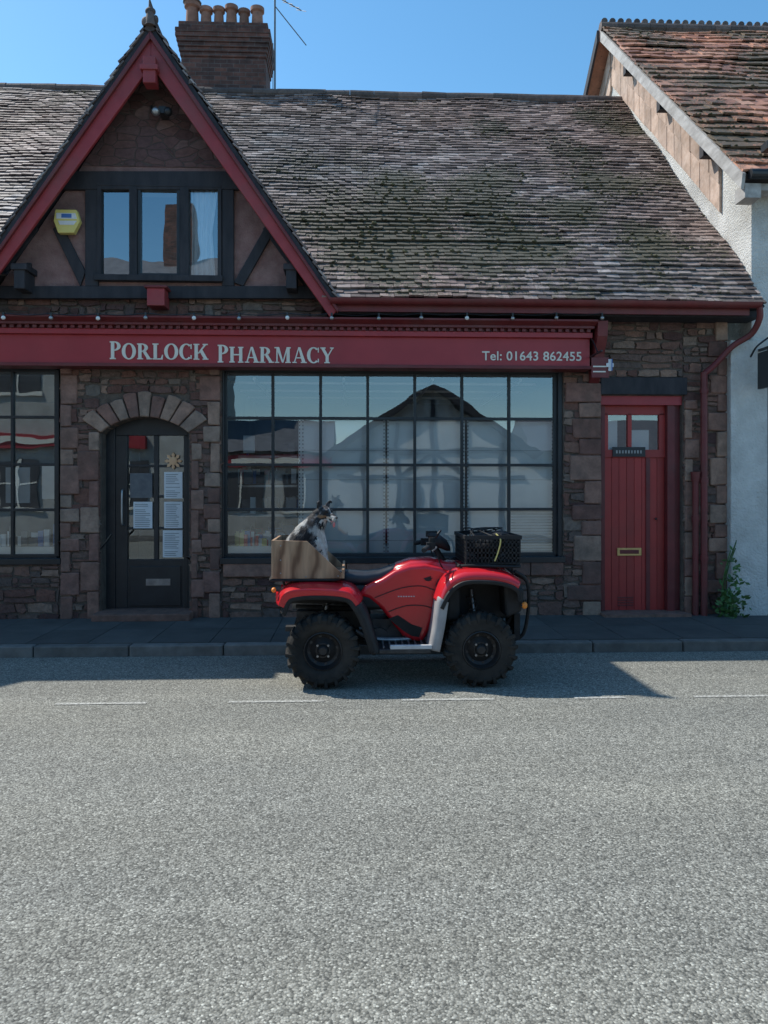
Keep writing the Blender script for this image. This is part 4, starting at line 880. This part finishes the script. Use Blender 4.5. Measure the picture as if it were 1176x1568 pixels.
# ================================================================ DOG
DG=empty('border_collie_dog',QO); m=MB()
def cap(a,b,ra,rb,n=7):
    a=Vector(a);b=Vector(b)
    for i in range(n+1):
        t=i/n; r=ra+(rb-ra)*t; m.ell(a.lerp(b,t),r,'fur',12,8)
y0=-.06
cap((-.90,y0,1.02),(-.88,y0,1.12),.138,.134); cap((-.88,y0,1.12),(-.80,y0,1.24),.134,.118); cap((-.80,y0,1.24),(-.735,y0,1.33),.115,.088); cap((-.76,y0,1.24),(-.71,y0,1.12),.108,.085)
for sg in (-1,1):
    cap((-.73,y0+sg*.065,1.17),(-.67,y0+sg*.07,1.06),.055,.038); cap((-.67,y0+sg*.07,1.06),(-.635,y0+sg*.07,.945),.036,.027); cap((-.635,y0+sg*.07,.93),(-.60,y0+sg*.07,.922),.03,.024,3)
    cap((-.90,y0+sg*.09,1.0),(-.75,y0+sg*.13,1.03),.09,.055); cap((-.75,y0+sg*.13,1.02),(-.88,y0+sg*.12,.94),.05,.03); cap((-.88,y0+sg*.12,.93),(-.72,y0+sg*.13,.922),.027,.028,5)
cap((-1.0,y0,.95),(-.98,y0+.15,.94),.035,.04); cap((-.98,y0+.15,.94),(-.85,y0+.26,.94),.045,.02)
hc=Vector((-.655,y0-.01,1.43)); fw=Vector((.70,-.70,-.16)).normalized(); rt=fw.cross(Vector((0,0,1))).normalized(); up=rt.cross(fw)
HR=Matrix((rt,fw,up)).transposed()
def hp(a,b,c): return hc+rt*a+fw*b+up*c
def ecl(a,r): m.ell(hp(*a),r,'fur',16,10,rot=HR)
ecl((0,-.01,.0),(.066,.074,.058)); ecl((0,.025,.012),(.050,.045,.038))
for i in range(9):
    t=i/8; ecl((0,.045+.085*t,-.012-.014*t),(.036-.015*t,.03,.031-.010*t))
for i in range(6):
    t=i/5; ecl((0,.03+.07*t,-.050-.020*t),(.022-.009*t,.022,.011-.003*t))
for sg in (-1,1):
    ecl((sg*.040,.0,-.028),(.032,.045,.034)); ecl((sg*.026,.054,.022),(.018,.014,.011))
    ecl((sg*.060,-.035,-.035),(.032,.038,.052))
cap((-.735,y0,1.33),hp(0,-.035,-.03),.09,.07)
for sg in (-1,1):
    for i in range(9):
        t=i/8; wq=(1-t)
        b=-.025+.022*max(0,t-.65)/.35; c=.038+.056*min(t,.8)/.8-.006*max(0,t-.8)/.2
        ecl((sg*(.040+.034*t),b,c),(.008+.028*wq,.006+.007*wq,.012))
raw=m.obj('tmp',None); md=raw.modifiers.new('r','REMESH'); md.mode='VOXEL'; md.voxel_size=.006; md=raw.modifiers.new('s','SMOOTH'); md.factor=.5; md.iterations=2
bpy.context.view_layer.update(); dg=bpy.context.evaluated_depsgraph_get(); me=bpy.data.meshes.new_from_object(raw.evaluated_get(dg)); bpy.data.objects.remove(raw)
def furcol(p):
    n1=noise.noise(p*13+Vector((3,1,7))); n2=noise.noise(p*45); n3=noise.noise(p*9+Vector((9,2,4)))
    q=p-hc; a,b,c=q.dot(rt),q.dot(fw),q.dot(up)
    BK=Vector((.016,.016,.018)); W=Vector((.58,.55,.50)); TN=Vector((.24,.14,.075))
    if n1+.45*n2>.06: col=BK
    elif n1+.3*n2<-.16: col=Vector((.42,.41,.38))
    else:
        g=.15+.10*n2; col=Vector((g,g*.98,g*.97))
    if p.z<1.31+.06*n3+.03*n2 and p.x>-.70+.06*n3+.03*n2: col=W*(1+.25*n2)
    if p.z<1.08 and p.x>-.72: col=W if n2>-.3 else Vector((.35,.31,.27))
    if q.length<.165 and p.z>1.335+.03*n2 and (b>-.075 or c>.02):
        col=BK if n2<.3 else Vector((.09,.09,.095))
        if b>.05 and c<-.024+.01*n2: col=W
        if b>.105 and c<-.010: col=W*.9
        if abs(a)<.005 and .04<b<.10: col=W*.7
        if .0<b<.065 and -.045+.01*n2<c<-.020+.008*n2 and abs(a)>.026: col=TN
        if b>.03 and c<-.052+.01*n2: col=W*.9
    return col
cols=[furcol(v.co) for v in me.vertices]
me.materials.clear(); me.materials.append(G['fur'])
ca=me.attributes.new('col','FLOAT_COLOR','POINT')
for i,c_ in enumerate(cols): ca.data[i].color=(max(0,c_.x),max(0,c_.y),max(0,c_.z),1)
me.polygons.foreach_set('use_smooth',[True]*len(me.polygons))
ob=bpy.data.objects.new('body',me); SC.collection.objects.link(ob); ob.parent=DG
vs=[];fs=[];cc=[]
for pl_ in me.polygons:
  for rep in range(2):
    c0=Vector(pl_.center); nrm=Vector(pl_.normal); dh=(c0-hc); hb=dh.dot(fw); hcz=dh.dot(up); onhead=dh.length<.135 and c0.z>1.34 and hb>-.07
    if R()>(.6 if not onhead else .2): continue
    L=U(.018,.036) if not onhead else U(.004,.008)
    if onhead and hb<.0 and hcz<.02: L=U(.014,.026)
    if onhead and hb>.05: L=.003
    if hcz>.05: L=.005
    if c0.z<1.06: L*=.55
    flow=Vector((-.3,0,-.9)) if not onhead else -fw*.9+Vector((0,0,-.3))
    d_=(nrm*.4+flow*.9+Vector((U(-.3,.3),U(-.3,.3),U(-.3,.3)))).normalized()
    sdv=d_.cross(nrm+Vector((U(-.3,.3),U(-.3,.3),.1))).normalized()*U(.0012,.0026)
    b=len(vs); p=c0-nrm*.003+Vector((U(-.003,.003),U(-.003,.003),U(-.003,.003))); vs+=[p-sdv,p+sdv,p+d_*L]; fs.append((b,b+1,b+2)); k=furcol(c0)*U(.75,1.25); cc+=[k]*3
fm=bpy.data.meshes.new('fur'); fm.from_pydata(vs,[],fs); fm.materials.append(G['fur']); ca=fm.attributes.new('col','FLOAT_COLOR','POINT')
for i,c_ in enumerate(cc): ca.data[i].color=(max(0,c_.x),max(0,c_.y),max(0,c_.z),1)
fo=bpy.data.objects.new('fur_coat',fm); SC.collection.objects.link(fo); fo.parent=DG
m=MB(); m.ell(hp(0,.157,-.020),(.013,.011,.011),'nose',rot=HR)
for sg in (-1,1): m.ell(hp(sg*.027,.0625,.013),.0075,'eye')
m.ell(hp(0,.095,-.046),(.013,.045,.010),'nose',rot=HR)
m.ell(hp(0,.110,-.062),(.014,.028,.006),'tongue',rot=HR); m.ell(hp(.002,.138,-.084),(.014,.007,.026),'tongue',rot=HR)
m.obj('face_features',DG,smooth=60)
# ================================================================ WORLD, SUN, CAMERA
sd=Vector((-.674,.40,1.0)).normalized(); el=math.asin(sd.z); az=math.atan2(sd.x,sd.y)
wd=bpy.data.worlds.new('World'); SC.world=wd; wd.use_nodes=True; nt=wd.node_tree; bg=nt.nodes['Background']
sk=nt.nodes.new('ShaderNodeTexSky'); sk.sky_type='NISHITA'; sk.sun_disc=False; sk.sun_elevation=el; sk.sun_rotation=az; sk.air_density=1.0; sk.dust_density=.3; sk.ozone_density=2.0
hsv=nt.nodes.new('ShaderNodeHueSaturation'); hsv.inputs['Saturation'].default_value=1.22; hsv.inputs['Value'].default_value=1.35; hsv.inputs['Hue'].default_value=.488
nt.links.new(sk.outputs[0],hsv.inputs['Color']); nt.links.new(hsv.outputs[0],bg.inputs[0]); bg.inputs[1].default_value=.15
l=bpy.data.lights.new('sun','SUN'); l.energy=5; l.angle=math.radians(.5); l.color=(1,.95,.86); lo=bpy.data.objects.new('sun',l); SC.collection.objects.link(lo); lo.rotation_euler=(-sd).to_track_quat('-Z','Y').to_euler(); lo.location=(-20,10,30)
cam=bpy.data.cameras.new('camera'); co=bpy.data.objects.new('camera',cam); SC.collection.objects.link(co); SC.camera=co
co.location=(CX,0,EYE); co.rotation_euler=(math.pi/2,0,-YAW); cam.sensor_fit='VERTICAL'; cam.sensor_height=36; cam.lens=36*1178/1568; cam.shift_y=-38/1568; cam.clip_end=3000; cam.clip_start=.05
SC.view_settings.view_transform='Standard'; SC.view_settings.look='None'; SC.view_settings.exposure=0
